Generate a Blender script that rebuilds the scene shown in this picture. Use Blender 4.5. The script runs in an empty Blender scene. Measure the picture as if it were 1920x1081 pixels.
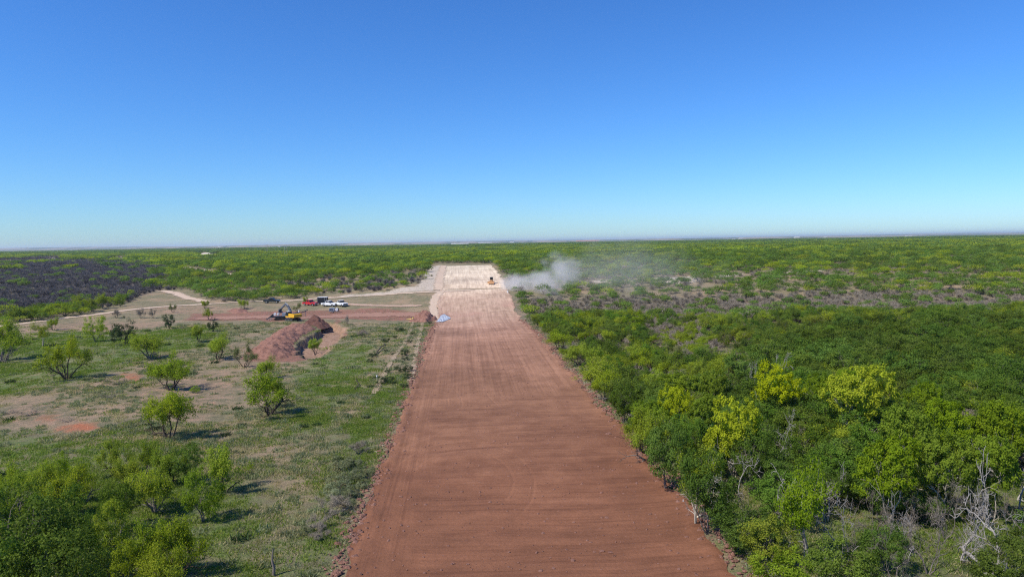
import bpy, math, random
import numpy as np
from mathutils import Vector, Matrix, noise as mnoise
R = math.radians
# ------------------------------------------------------------------ camera
CAMH = 22.0
FPX = 1280.0
YAW, PITCH, ROLL = R(4.24), R(3.95), R(0.925)
F_ = np.array([math.sin(YAW)*math.cos(PITCH), math.cos(YAW)*math.cos(PITCH), -math.sin(PITCH)])
R0 = np.array([math.cos(YAW), -math.sin(YAW), 0.0])
U0 = np.cross(R0, F_)
R_ = R0*math.cos(ROLL) - U0*math.sin(ROLL)
U_ = U0*math.cos(ROLL) + R0*math.sin(ROLL)
EYE = np.array([0.0, 0.0, CAMH])
sc = bpy.context.scene
C = sc.collection
cam = bpy.data.cameras.new('camera'); camo = bpy.data.objects.new('camera', cam); C.objects.link(camo)
cam.lens = 36.0*FPX/1920; cam.sensor_width = 36; cam.clip_start = 0.5; cam.clip_end = 60000
M = Matrix([[R_[i], U_[i], -F_[i], EYE[i]] for i in range(3)] + [[0, 0, 0, 1]])
camo.matrix_world = M
sc.camera = camo
# ------------------------------------------------------------------ world, sun, exposure
SUN_EL = R(51); SUN_DIR = Vector((-0.86, -0.46, 0)).normalized()*math.cos(SUN_EL) + Vector((0, 0, math.sin(SUN_EL)))
w = bpy.data.worlds.new("World"); sc.world = w; w.use_nodes = True
wn = w.node_tree; bg = wn.nodes['Background']
sky = wn.nodes.new('ShaderNodeTexSky'); sky.sky_type = 'NISHITA'; sky.sun_disc = False
sky.sun_elevation = SUN_EL; sky.sun_rotation = math.atan2(SUN_DIR.x, SUN_DIR.y)
sky.altitude = 0; sky.air_density = 1.12; sky.dust_density = 0.05; sky.ozone_density = 9.0
hsv = wn.nodes.new('ShaderNodeHueSaturation'); hsv.inputs['Saturation'].default_value = 1.06
gm = wn.nodes.new('ShaderNodeGamma'); gm.inputs[1].default_value = 1.1
wb = wn.nodes.new('ShaderNodeMix'); wb.data_type = 'RGBA'; wb.blend_type = 'MULTIPLY'; wb.inputs[0].default_value = 1; wb.inputs[7].default_value = (.545, .765, 1.0, 1)   # camera white balance
wn.links.new(sky.outputs[0], gm.inputs[0]); wn.links.new(gm.outputs[0], hsv.inputs['Color']); wn.links.new(hsv.outputs[0], wb.inputs[6]); wn.links.new(wb.outputs[2], bg.inputs[0])
bg.inputs[1].default_value = 0.12
sl = bpy.data.lights.new('sun', 'SUN'); sl.energy = 5.0; sl.angle = R(0.5); sl.color = (1, 0.935, 0.83)
so = bpy.data.objects.new('sun', sl); C.objects.link(so)
so.rotation_euler = SUN_DIR.to_track_quat('Z', 'Y').to_euler()
sc.view_settings.view_transform = 'Standard'; sc.view_settings.look = 'None'
sc.view_settings.exposure = 0.15; sc.view_settings.gamma = 1
cy = sc.cycles
cy.max_bounces = 5; cy.diffuse_bounces = 2; cy.glossy_bounces = 1; cy.transmission_bounces = 3
cy.volume_bounces = 2; cy.transparent_max_bounces = 6; cy.use_denoising = False; cy.filter_width = 1.2; cy.sample_clamp_indirect = 3
cy.volume_step_rate = 1.5; cy.volume_max_steps = 96
cy.caustics_reflective = False; cy.caustics_refractive = False

# ------------------------------------------------------------------ terrain function
def smooth(a, b, t):
    t = np.clip((t-a)/(b-a), 0, 1); return t*t*(3-2*t)
PY = np.array([-1e5, 150, 205, 262, 276, 330, 395, 600, 1500, 6000, 60000.])
PZ = np.array([0, 0, -1.4, 3.8, 5.4, 7.0, 8.4, 8.6, 7.5, 4.0, 0.0])
PL = np.array([0, 0, 0.0, 0.7, 0.9, 2.2, 4.4, 6.5, 7.0, 4.0, 0.0])
def prof(y, Z):
    i = np.clip(np.searchsorted(PY, y)-1, 0, len(PY)-2)
    t = (y-PY[i])/(PY[i+1]-PY[i]); t = t*t*(3-2*t)
    return Z[i]+(Z[i+1]-Z[i])*t
def H(x, y):
    x = np.asarray(x, float); y = np.asarray(y, float)
    k = smooth(-70, -12, x)
    z = prof(y, PZ)*k + prof(y, PL)*(1-k)
    off = smooth(2, 22, np.abs(x-5.1)-13)
    z = z + off*(0.22*np.sin(x*.071+1.3)*np.sin(y*.053+.4) + 0.12*np.sin(x*.17+y*.11) + 0.06*np.sin(x*.31-y*.27+2))
    far = smooth(350, 900, y)
    z = z + far*(1.6*np.sin(x*.006+1)*np.sin(y*.0045+.6) + 0.8*np.sin(x*.017+y*.012))
    return z
def ray(px, py):
    u = (px-960)/FPX; v = (540.5-py)/FPX
    d = F_ + R_*u + U_*v
    return d/np.linalg.norm(d)
def W(px, py, hh=0.0):
    """point of the terrain (plus height hh) met by the sight line through a pixel of the photograph"""
    d = ray(px, py); t = 10.0; last = t
    while t < 30000:
        p = EYE+d*t
        if p[2] <= float(H(p[0], p[1]))+hh: break
        last = t; t *= 1.01
    a, b = last, t
    for _ in range(25):
        m = .5*(a+b); p = EYE+d*m
        if p[2] <= float(H(p[0], p[1]))+hh: b = m
        else: a = m
    p = EYE+d*b
    return np.array([p[0], p[1], float(H(p[0], p[1]))])
def proj(x, y, z):
    q = np.stack([x, y, z-CAMH], -1)
    f = q@F_; f = np.where(f < 1, 1e-3, f)
    return 960+FPX*(q@R_)/f, 540.5-FPX*(q@U_)/f, q@F_
def sdist(X, Y, poly):
    """signed distance to a polygon, positive inside"""
    P = np.asarray(poly, float); n = len(P)
    inside = np.zeros(X.shape, bool); dm = np.full(X.shape, 1e18)
    for i in range(n):
        x0, y0 = P[i]; x1, y1 = P[(i+1) % n]
        dx, dy = x1-x0, y1-y0
        t = np.clip(((X-x0)*dx+(Y-y0)*dy)/(dx*dx+dy*dy+1e-12), 0, 1)
        dm = np.minimum(dm, (X-x0-t*dx)**2+(Y-y0-t*dy)**2)
        c = ((y0 > Y) != (y1 > Y)); dyy = dy if abs(dy) > 1e-12 else 1e-12
        inside ^= c & (X < dx*(Y-y0)/dyy+x0)
    return np.where(inside, 1, -1)*np.sqrt(dm)
def wpoly(pp): return [tuple(W(*p)[:2]) for p in pp]

# strip edges (x along y)
SLY = np.array([-60, 45, 60, 100, 150, 200, 300, 395.]); SLX = np.array([-8.8, -8.6, -8.2, -7.9, -7.8, -8.1, -8.3, -8.0])
SRX = np.array([18.2, 18.2, 18.3, 18.2, 18.0, 17.6, 17.8, 17.6])
# ------------------------------------------------------------------ helpers: objects
def tag(o, label=None, cat=None, group=None, kind=None):
    if label: o['label'] = label
    if cat: o['category'] = cat
    if group: o['group'] = group
    if kind: o['kind'] = kind
    return o
def link(o, parent=None):
    C.objects.link(o)
    if parent: o.parent = parent
    return o
def empty(name, loc, rz=0, scale=1):
    o = bpy.data.objects.new(name, None); o.empty_display_size = .3
    o.location = [float(v) for v in loc]; o.rotation_euler = (0, 0, rz); o.scale = (scale,)*3
    return link(o)
def quadmesh(name, V, Q, mat, attrs=None, smooth_=False):
    V = np.asarray(V, np.float32).reshape(-1, 3); Q = np.asarray(Q, np.int32).reshape(-1, 4)
    me = bpy.data.meshes.new(name)
    me.vertices.add(len(V)); me.vertices.foreach_set('co', V.ravel())
    me.loops.add(Q.size); me.loops.foreach_set('vertex_index', Q.ravel())
    me.polygons.add(len(Q)); me.polygons.foreach_set('loop_start', np.arange(0, Q.size, 4, dtype=np.int32))
    if smooth_: me.polygons.foreach_set('use_smooth', np.ones(len(Q), bool))
    me.update(calc_edges=True)
    for k, v in (attrs or {}).items():
        v = np.asarray(v, np.float32)
        if v.ndim == 1:
            a = me.attributes.new(k, 'FLOAT', 'POINT'); a.data.foreach_set('value', v)
        else:
            a = me.attributes.new(k, 'FLOAT_COLOR', 'POINT'); a.data.foreach_set('color', v.ravel())
    me.materials.append(mat)
    return me
def meshobj(name, me, parent=None): return link(bpy.data.objects.new(name, me), parent)
class MB:
    """collects boxes, prisms and tubes and links them as one mesh"""
    def __init__(s): s.v = []; s.f = []
    def add(s, vs, fs):
        n = len(s.v); s.v += [tuple(map(float, v)) for v in vs]; s.f += [tuple(n+i for i in f) for f in fs]; return s
    def box(s, c, d, rot=None, taper=1.0):
        vs = []
        for z in (-.5, .5):
            k = 1 if z < 0 else taper
            for x, y in ((-.5, -.5), (.5, -.5), (.5, .5), (-.5, .5)):
                q = Vector((x*d[0]*k, y*d[1]*k, z*d[2]))
                if rot: q = rot@q
                vs.append((q.x+c[0], q.y+c[1], q.z+c[2]))
        return s.add(vs, [(3, 2, 1, 0), (4, 5, 6, 7), (0, 1, 5, 4), (1, 2, 6, 5), (2, 3, 7, 6), (3, 0, 4, 7)])
    def prism(s, prof_, y0, y1):
        """profile in x,z extruded along y"""
        n = len(prof_)
        vs = [(x, y0, z) for x, z in prof_]+[(x, y1, z) for x, z in prof_]
        fs = [(i, (i+1) % n, n+(i+1) % n, n+i) for i in range(n)]
        return s.add(vs, fs+[tuple(range(n))[::-1], tuple(range(n, 2*n))])
    def tube(s, p0, p1, r0, r1=None, n=10):
        r1 = r0 if r1 is None else r1
        p0 = Vector(p0); p1 = Vector(p1); d = (p1-p0).normalized()
        a = d.orthogonal().normalized(); b = d.cross(a)
        vs = [p+ (a*math.cos(t)+b*math.sin(t))*r for p, r in ((p0, r0), (p1, r1)) for t in [2*math.pi*i/n for i in range(n)]]
        return s.add(vs, [(i, (i+1) % n, n+(i+1) % n, n+i) for i in range(n)]+[tuple(range(n))[::-1], tuple(range(n, 2*n))])
    def build(s, name, mat, parent=None, bevel=0.0):
        me = bpy.data.meshes.new(name); me.from_pydata(s.v, [], s.f); me.materials.append(mat)
        o = bpy.data.objects.new(name, me); link(o, parent)
        if bevel:
            b = o.modifiers.new('bevel', 'BEVEL'); b.width = bevel; b.segments = 2; b.limit_method = 'ANGLE'
        return o

# ------------------------------------------------------------------ materials
def N(nt, t, **k):
    n = nt.nodes.new(t)
    for a, b in k.items():
        if a.startswith('i_'): n.inputs[int(a[2:])].default_value = b
        else: setattr(n, a, b)
    return n
def L(nt, a, b): nt.links.new(a, b)
def newmat(name, rough=.8):
    m = bpy.data.materials.new(name); m.use_nodes = True
    b = m.node_tree.nodes['Principled BSDF']; b.inputs['Roughness'].default_value = rough
    b.inputs['Specular IOR Level'].default_value = .25
    return m, m.node_tree, b
def ramp(nt, src, stops):
    r = nt.nodes.new('ShaderNodeValToRGB'); e = r.color_ramp.elements
    while len(e) < len(stops): e.new(0.5)
    for el, (p, c) in zip(e, stops):
        el.position = p; el.color = (c, c, c, 1) if isinstance(c, (int, float)) else (*c, 1)
    nt.links.new(src, r.inputs[0]); return r.outputs[0]
def mix(nt, fac, a, b, mode='MIX'):
    m = nt.nodes.new('ShaderNodeMix'); m.data_type = 'RGBA'; m.blend_type = mode
    for s, v in ((0, fac), (6, a), (7, b)):
        if hasattr(v, 'links'): nt.links.new(v, m.inputs[s])
        else: m.inputs[s].default_value = v if s == 0 else ((*v, 1) if len(v) == 3 else v)
    return m.outputs[2]
def mth(nt, op, a, b=0.0, clamp=False):
    m = nt.nodes.new('ShaderNodeMath'); m.operation = op; m.use_clamp = clamp
    for s, v in ((0, a), (1, b)):
        if hasattr(v, 'links'): nt.links.new(v, m.inputs[s])
        else: m.inputs[s].default_value = v
    return m.outputs[0]
def geo(nt): return nt.nodes.new('ShaderNodeNewGeometry').outputs['Position']
def nz(nt, vec, scale, detail=4, rough=.55, stretch=None, rot=0, dist=0):
    if stretch:
        mp = N(nt, 'ShaderNodeMapping'); mp.inputs['Scale'].default_value = stretch; mp.inputs['Rotation'].default_value = (0, 0, rot)
        L(nt, vec, mp.inputs[0]); vec = mp.outputs[0]
    n = N(nt, 'ShaderNodeTexNoise'); n.inputs['Scale'].default_value = scale; n.inputs['Detail'].default_value = detail
    n.inputs['Roughness'].default_value = rough; n.inputs['Distortion'].default_value = dist
    L(nt, vec, n.inputs[0]); return n.outputs[0]
def bump(nt, b, h, dist, strength=1.0):
    n = N(nt, 'ShaderNodeBump'); n.inputs['Distance'].default_value = dist; n.inputs['Strength'].default_value = strength
    L(nt, h, n.inputs['Height']); L(nt, n.outputs[0], b.inputs['Normal'])

def ground_mat():
    m, nt, b = newmat('ground_mat', .95)
    P = geo(nt)
    at = N(nt, 'ShaderNodeAttribute', attribute_name='zone'); sp = N(nt, 'ShaderNodeSeparateColor'); L(nt, at.outputs['Color'], sp.inputs[0])
    at2 = N(nt, 'ShaderNodeAttribute', attribute_name='zone2'); sp2 = N(nt, 'ShaderNodeSeparateColor'); L(nt, at2.outputs['Color'], sp2.inputs[0])
    n1 = nz(nt, P, .09, 6, .62); n2 = nz(nt, P, .55, 6, .65); n3 = nz(nt, P, 3.2, 5, .7); n4 = nz(nt, P, .025, 4)
    base = mix(nt, ramp(nt, n2, [(.32, 0), (.68, 1)]), (.14, .125, .066), (.265, .23, .13))
    base = mix(nt, ramp(nt, n1, [(.45, 0), (.65, .75)]), base, (.38, .26, .165))
    gfac = mth(nt, 'ADD', mth(nt, 'MULTIPLY', sp.outputs[0], 1.5), mth(nt, 'MULTIPLY', mth(nt, 'SUBTRACT', n2, .59), 4.0), True)
    green = mix(nt, ramp(nt, n3, [(.35, 0), (.7, 1)]), (.065, .115, .022), (.155, .205, .05))
    green = mix(nt, ramp(nt, n1, [(.4, 0), (.6, .6)]), green, (.18, .20, .07))
    c = mix(nt, gfac, base, green)
    dfac = mth(nt, 'ADD', mth(nt, 'MULTIPLY', sp.outputs[1], 1.6), mth(nt, 'MULTIPLY', mth(nt, 'SUBTRACT', n2, .66), 3.5), True)
    dirt = mix(nt, ramp(nt, n2, [(.35, 0), (.7, 1)]), (.27, .155, .10), (.41, .27, .185))
    c = mix(nt, dfac, c, dirt)
    pfac = mth(nt, 'ADD', mth(nt, 'MULTIPLY', sp.outputs[2], 1.6), mth(nt, 'MULTIPLY', mth(nt, 'SUBTRACT', n2, .66), 3.5), True)
    pale = mix(nt, ramp(nt, n3, [(.3, 0), (.7, 1)]), (.36, .29, .22), (.66, .57, .46))
    c = mix(nt, pfac, c, pale)
    rfac = mth(nt, 'ADD', mth(nt, 'MULTIPLY', sp2.outputs[0], 1.7), mth(nt, 'MULTIPLY', mth(nt, 'SUBTRACT', n2, .66), 3.0), True)
    c = mix(nt, rfac, c, mix(nt, ramp(nt, n2, [(.3, 0), (.7, 1)]), (.17, .075, .05), (.34, .165, .115)))
    bfac = mth(nt, 'MULTIPLY', sp2.outputs[1], 1.0, True)
    c = mix(nt, bfac, c, mix(nt, n2, (.085, .07, .08), (.17, .145, .15)))
    ofac = mth(nt, 'ADD', mth(nt, 'MULTIPLY', sp2.outputs[2], 1.8), mth(nt, 'MULTIPLY', mth(nt, 'SUBTRACT', n2, .6), 3.0), True)
    c = mix(nt, ofac, c, (.42, .155, .075))
    # distant fields
    sx = N(nt, 'ShaderNodeSeparateXYZ'); L(nt, P, sx.inputs[0])
    far = mth(nt, 'MULTIPLY', mth(nt, 'SUBTRACT', sx.outputs[1], 3500), 1/2500., True)
    nf = nz(nt, P, .0012, 3, .5, (1, .25, 1))
    fields = mix(nt, ramp(nt, nf, [(.42, 0), (.5, 1)]), (.07, .10, .05), (.26, .21, .14))
    fields = mix(nt, ramp(nt, nz(nt, P, .004, 3, .5, (1, .2, 1)), [(.55, 0), (.6, 1)]), fields, (.06, .085, .045))
    c = mix(nt, far, c, fields)
    mot = ramp(nt, n3, [(.25, .72), (.75, 1.22)])
    c = mix(nt, 1.0, c, mot, 'MULTIPLY')
    L(nt, c, b.inputs['Base Color'])
    bump(nt, b, mth(nt, 'ADD', n3, mth(nt, 'MULTIPLY', nz(nt, P, 11, 3, .7), .5)), .28, .9)
    return m
MG = ground_mat()

def dirt_mat(name, a, c2, bscale=2.5, bd=.25, stones=True):
    m, nt, b = newmat(name, .95); P = geo(nt)
    n = nz(nt, P, bscale*.35, 6, .65); n2 = nz(nt, P, bscale*2.4, 4, .7)
    c = mix(nt, ramp(nt, n, [(.3, 0), (.7, 1)]), a, c2)
    c = mix(nt, 1.0, c, ramp(nt, n2, [(.25, .75), (.7, 1.2)]), 'MULTIPLY')
    L(nt, c, b.inputs['Base Color']); bump(nt, b, mth(nt, 'ADD', n, mth(nt, 'MULTIPLY', n2, .4)), bd, 1)
    return m
M_red = dirt_mat('red_earth', (.19, .092, .066), (.33, .175, .13), 3.5, .35)
M_darkred = dirt_mat('dark_earth', (.085, .042, .033), (.16, .075, .055))  # deep red-brown soil, darker all over than the other earths
M_pink = dirt_mat('pit_earth', (.40, .22, .155), (.58, .37, .27), 1.5, .15)
M_pale = dirt_mat('pale_caliche', (.45, .38, .29), (.72, .64, .52), 1.2, .2)

def strip_mat():
    m, nt, b = newmat('graded_earth', .95); P = geo(nt)
    sx = N(nt, 'ShaderNodeSeparateXYZ'); L(nt, P, sx.inputs[0]); Y = sx.outputs[1]; X = sx.outputs[0]
    big = nz(nt, P, .05, 5, .6); med = nz(nt, P, .4, 6, .65); fine = nz(nt, P, 4.5, 5, .75)
    # blade passes: across the strip near the camera, along it further out
    wob = N(nt, 'ShaderNodeVectorMath', operation='ADD'); L(nt, P, wob.inputs[0])
    wn_ = N(nt, 'ShaderNodeTexNoise'); wn_.inputs['Scale'].default_value = .045; wn_.inputs['Detail'].default_value = 2; L(nt, P, wn_.inputs[0])
    sc_ = N(nt, 'ShaderNodeVectorMath', operation='SCALE'); L(nt, wn_.outputs['Color'], sc_.inputs[0]); sc_.inputs['Scale'].default_value = 5
    L(nt, sc_.outputs[0], wob.inputs[1]); Pw = wob.outputs[0]
    across = nz(nt, Pw, 1.0, 5, .6, (.035, .75, 1), R(-4)); across2 = nz(nt, Pw, 1.0, 4, .6, (.06, 2.6, 1), R(-3))
    along = nz(nt, P, 1.0, 5, .6, (.8, .012, 1)); along2 = nz(nt, P, 1.0, 4, .6, (2.6, .02, 1))
    sel = mth(nt, 'ADD', mth(nt, 'MULTIPLY', mth(nt, 'SUBTRACT', Y, 93), 1/7.), mth(nt, 'MULTIPLY', mth(nt, 'SUBTRACT', med, .5), 1.5), True)
    lft = mth(nt, 'ADD', mth(nt, 'MULTIPLY', mth(nt, 'SUBTRACT', -3.2, X), .6), mth(nt, 'MULTIPLY', mth(nt, 'SUBTRACT', big, .5), 5), True)
    sel = mth(nt, 'MAXIMUM', sel, lft)
    across = mth(nt, 'ADD', mth(nt, 'MULTIPLY', across, .62), mth(nt, 'MULTIPLY', nz(nt, Pw, 1.0, 4, .6, (.05, .5, 1), R(11)), .38))
    s1 = mix(nt, sel, across, along); s2 = mix(nt, sel, across2, along2)
    # colour along the strip: red soil, pinkish, pale caliche
    yy = mth(nt, 'ADD', Y, mth(nt, 'ADD', mth(nt, 'MULTIPLY', mth(nt, 'SUBTRACT', med, .5), 34), mth(nt, 'MULTIPLY', mth(nt, 'SUBTRACT', big, .5), 60)))
    t = mth(nt, 'MULTIPLY', yy, 1/400., True)
    col = ramp(nt, t, [(0, (.198, .083, .042)), (.15, (.212, .090, .046)), (.24, (.25, .121, .066)), (.36, (.29, .150, .091)), (.44, (.345, .19, .122)), (.485, (.385, .225, .15)), (.54, (.46, .305, .21)), (.62, (.52, .37, .26)), (.68, (.59, .46, .33)), (.97, (.65, .54, .39))])
    c = mix(nt, ramp(nt, s1, [(.38, 0), (.66, 1)]), mix(nt, 1., col, (.84, .82, .81), 'MULTIPLY'), mix(nt, 1., col, (1.13, 1.15, 1.17), 'MULTIPLY'))
    c = mix(nt, ramp(nt, s2, [(.50, 0), (.70, .75)]), c, mix(nt, 1., col, (1.16, 1.18, 1.22), 'MULTIPLY'))
    c = mix(nt, ramp(nt, s2, [(.30, .8), (.45, 0)]), c, mix(nt, 1., col, (.70, .67, .67), 'MULTIPLY'))
    # turning arcs and straight tyre lines
    def line(v, w_): return mth(nt, 'SUBTRACT', 1, mth(nt, 'DIVIDE', mth(nt, 'ABSOLUTE', v), w_), True)
    tr_ = None
    for (cx_, cy2, rr) in ((-.5, 62, 7), (-12, 92, 12), (17, 101, 14)):
        ds = mth(nt, 'SQRT', mth(nt, 'ADD', mth(nt, 'POWER', mth(nt, 'SUBTRACT', X, cx_), 2), mth(nt, 'POWER', mth(nt, 'MULTIPLY', mth(nt, 'SUBTRACT', Y, cy2), .55), 2)))
        ds = mth(nt, 'ADD', ds, mth(nt, 'MULTIPLY', med, .5))
        l_ = mth(nt, 'MAXIMUM', line(mth(nt, 'SUBTRACT', ds, rr), .24), line(mth(nt, 'SUBTRACT', ds, rr-1.9), .24))
        tr_ = l_ if tr_ is None else mth(nt, 'MAXIMUM', tr_, l_)
    tr_ = mth(nt, 'MULTIPLY', tr_, ramp(nt, big, [(.42, 0), (.55, 1)]))
    Xw = mth(nt, 'ADD', X, mth(nt, 'MULTIPLY', nz(nt, P, .02, 2, .5), 7)); lo = None
    for xx in (-3.2, -1.2, 1.4, 4.6, 6.5, 9.1, 12.3, 14.2, 17.0):
        l_ = line(mth(nt, 'SUBTRACT', Xw, xx), .28); lo = l_ if lo is None else mth(nt, 'MAXIMUM', lo, l_)
    lo = mth(nt, 'MULTIPLY', lo, mth(nt, 'MULTIPLY', mth(nt, 'MULTIPLY', mth(nt, 'SUBTRACT', Y, 88), .05, True), ramp(nt, med, [(.4, 0), (.6, 1)])))
    tr_ = mth(nt, 'MAXIMUM', tr_, lo)
    c = mix(nt, mth(nt, 'MULTIPLY', tr_, .32), c, mix(nt, 1., col, (1.25, 1.3, 1.36), 'MULTIPLY'))
    # darker damp patch by the crossing
    pd = mth(nt, 'MULTIPLY', ramp(nt, big, [(.45, 0), (.6, 1)]), mth(nt, 'MULTIPLY', mth(nt, 'SUBTRACT', 26, mth(nt, 'ABSOLUTE', mth(nt, 'SUBTRACT', Y, 222))), .06, True))
    c = mix(nt, mth(nt, 'MULTIPLY', pd, .6), c, (.30, .16, .12))
    c = mix(nt, 1., c, ramp(nt, fine, [(.25, .80), (.75, 1.18)]), 'MULTIPLY')
    c = mix(nt, 1., c, ramp(nt, med, [(.3, .90), (.7, 1.1)]), 'MULTIPLY')
    c = mix(nt, 1., c, ramp(nt, big, [(.3, .74), (.7, 1.18)]), 'MULTIPLY')
    L(nt, c, b.inputs['Base Color'])
    h = mth(nt, 'ADD', mth(nt, 'MULTIPLY', s1, .5), mth(nt, 'ADD', mth(nt, 'MULTIPLY', s2, .32), mth(nt, 'MULTIPLY', fine, .5)))
    h = mth(nt, 'SUBTRACT', h, mth(nt, 'MULTIPLY', tr_, .22))
    bump(nt, b, h, .14, 1)
    return m
M_strip = strip_mat()
def track_mat(name, a, c2):
    m, nt, b = newmat(name, .95); P = geo(nt)
    at = N(nt, 'ShaderNodeAttribute', attribute_name='edge')
    n = nz(nt, P, .5, 5, .65); n2 = nz(nt, P, 3, 4, .7)
    L(nt, mix(nt, 1., mix(nt, n, a, c2), ramp(nt, n2, [(.25, .8), (.75, 1.2)]), 'MULTIPLY'), b.inputs['Base Color'])
    k = mth(nt, 'ADD', mth(nt, 'MULTIPLY', at.outputs['Fac'], 2.2), mth(nt, 'MULTIPLY', mth(nt, 'SUBTRACT', mth(nt, 'ADD', n, mth(nt, 'MULTIPLY', n2, .6)), .95), 3.0), True)
    L(nt, ramp(nt, k, [(.4, 0), (.62, 1)]), b.inputs['Alpha']); bump(nt, b, n2, .1, 1)
    return m
M_track = track_mat('track_pale', (.42, .30, .21), (.58, .46, .35))
M_trackred = track_mat('track_red', (.25, .13, .09), (.36, .21, .15))
M_rut = track_mat('track_rut', (.27, .20, .13), (.37, .28, .19))
M_trackpink = track_mat('track_pink', (.34, .225, .16), (.46, .33, .245))

def leaf_mat(name, c1, c2, trans=.38, hue=.02, val=.25):
    m = bpy.data.materials.new(name); m.use_nodes = True; nt = m.node_tree; nt.nodes.clear()
    out = N(nt, 'ShaderNodeOutputMaterial'); oi = N(nt, 'ShaderNodeObjectInfo'); at = N(nt, 'ShaderNodeAttribute', attribute_name='tint')
    c = mix(nt, at.outputs['Fac'], c1, c2)
    big = nz(nt, geo(nt), .012, 3)
    hs = N(nt, 'ShaderNodeHueSaturation'); L(nt, c, hs.inputs['Color'])
    L(nt, mth(nt, 'ADD', .5-hue*1.2, mth(nt, 'ADD', mth(nt, 'MULTIPLY', oi.outputs['Random'], hue*1.6), mth(nt, 'MULTIPLY', big, hue*1.2))), hs.inputs['Hue'])
    r2 = mth(nt, 'FRACT', mth(nt, 'MULTIPLY', oi.outputs['Random'], 7.31))
    L(nt, mth(nt, 'ADD', 1-val*.9, mth(nt, 'ADD', mth(nt, 'MULTIPLY', r2, val*1.2), mth(nt, 'MULTIPLY', big, val*.9))), hs.inputs['Value'])
    r3 = mth(nt, 'FRACT', mth(nt, 'MULTIPLY', oi.outputs['Random'], 13.7))
    L(nt, mth(nt, 'ADD', .93, mth(nt, 'MULTIPLY', r3, .07)), hs.inputs['Saturation'])
    d = N(nt, 'ShaderNodeBsdfDiffuse'); t = N(nt, 'ShaderNodeBsdfTranslucent'); s = N(nt, 'ShaderNodeMixShader'); s.inputs[0].default_value = trans
    L(nt, hs.outputs[0], d.inputs[0]); L(nt, mix(nt, 1., hs.outputs[0], (1.25, 1.35, .7), 'MULTIPLY'), t.inputs[0])
    L(nt, d.outputs[0], s.inputs[1]); L(nt, t.outputs[0], s.inputs[2]); L(nt, s.outputs[0], out.inputs[0])
    return m
LM = leaf_mat('leaf_mesquite', (.165, .22, .012), (.335, .39, .024), .42, .014)
LB = leaf_mat('leaf_broad', (.060, .108, .013), (.145, .205, .026), .35, .02, .4)
LY = leaf_mat('leaf_yellow', (.25, .29, .006), (.43, .465, .010), .38, .006, .10)
LYG = leaf_mat('leaf_yellowgreen', (.115, .18, .008), (.235, .31, .014), .38, .008, .2)
LMD = leaf_mat('leaf_wood', (.070, .120, .014), (.170, .232, .026), .36, .03, .5)
LMF = leaf_mat('leaf_scrub', (.082, .148, .022), (.180, .262, .046), .38, .012, .42)
LG = leaf_mat('leaf_grey', (.14, .155, .045), (.23, .235, .09), .3)
LJ = leaf_mat('leaf_juniper', (.032, .055, .022), (.060, .092, .034), .25)
LGR = leaf_mat('grass_green', (.115, .18, .020), (.235, .285, .052), .42, .02)
LDR = leaf_mat('grass_dry', (.27, .235, .12), (.46, .39, .22), .35, .01)
LWE = leaf_mat('weed_grey', (.16, .185, .095), (.29, .30, .17), .35, .02)
def plain(name, c, rough=.6, metal=0., var=.15, sc_=6):
    m, nt, b = newmat(name, rough); P = N(nt, 'ShaderNodeTexCoord').outputs['Object']
    n = nz(nt, P, sc_, 5, .65)
    L(nt, mix(nt, 1., (*c, 1), ramp(nt, n, [(.3, 1-var), (.7, 1+var)]), 'MULTIPLY'), b.inputs['Base Color'])
    b.inputs['Metallic'].default_value = metal
    return m
B_dark = plain('bark_dark', (.075, .055, .042), .95, 0, .4); B_pale = plain('bark_pale', (.40, .355, .29), .95, 0, .3)
B_grey = plain('bark_grey', (.17, .145, .125), .95, 0, .3); B_bone = plain('bark_bleached', (.33, .305, .28), .95, 0, .25)
B_burn = leaf_mat('twig_burnt', (.102, .090, .088), (.20, .178, .172), .05, .01); B_twig = leaf_mat('twig_grey', (.20, .165, .125), (.34, .29, .225), .05, .01)
WHITE = plain('white_paint', (.78, .78, .78), .35, 0, .05); REDP = plain('red_paint', (.52, .03, .04), .3, 0, .1); BLACKP = plain('black_paint', (.018, .02, .026), .4, 0, .3)
DKP = plain('dark_green_paint', (.028, .034, .036), .3, 0, .2); GLASS = plain('dark_glass', (.02, .025, .03), .08, 0, .1); RUB = plain('rubber', (.022, .02, .02), .9, 0, .3)
YEL = plain('yellow_paint', (.72, .40, .03), .45, 0, .12); ORG = plain('orange_paint', (.55, .30, .14), .5, 0, .15); STEEL = plain('grey_steel', (.13, .14, .16), .5, .4, .25)
GREYP = plain('grey_paint', (.30, .33, .38), .45, .2, .15); CHR = plain('bare_metal', (.6, .6, .6), .3, .8, .1); WOOD = plain('stake_wood', (.6, .52, .36), .8, 0, .15)
LAMP = plain('headlight_glass', (.8, .8, .78), .1, 0, .02); SKIN = plain('skin', (.42, .25, .18), .6, 0, .05); JEAN = plain('denim', (.05, .07, .12), .9, 0, .2); SHIRT = plain('white_shirt', (.75, .75, .74), .9, 0, .05)
YTAPE = plain('yellow_plastic', (.8, .68, .12), .5, 0, .1); TIN = plain('pale_roof', (.55, .54, .52), .5, 0, .08); TAN = plain('tan_wall', (.5, .42, .35), .8, 0, .1); RROOF = plain('rust_roof', (.42, .2, .14), .7, 0, .15)

# ------------------------------------------------------------------ terrain sheets
def n2d(x, y, s, seed=0):
    """cheap smooth pseudo noise, -1..1"""
    r = np.random.RandomState(seed); o = np.zeros(np.shape(x))
    for k in range(7):
        a = r.uniform(0, 6.28); f = s*r.uniform(.6, 2.2)
        o += np.sin((x*math.cos(a)+y*math.sin(a))*f+r.uniform(0, 6.28))*.38
    return o/1.2
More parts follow.
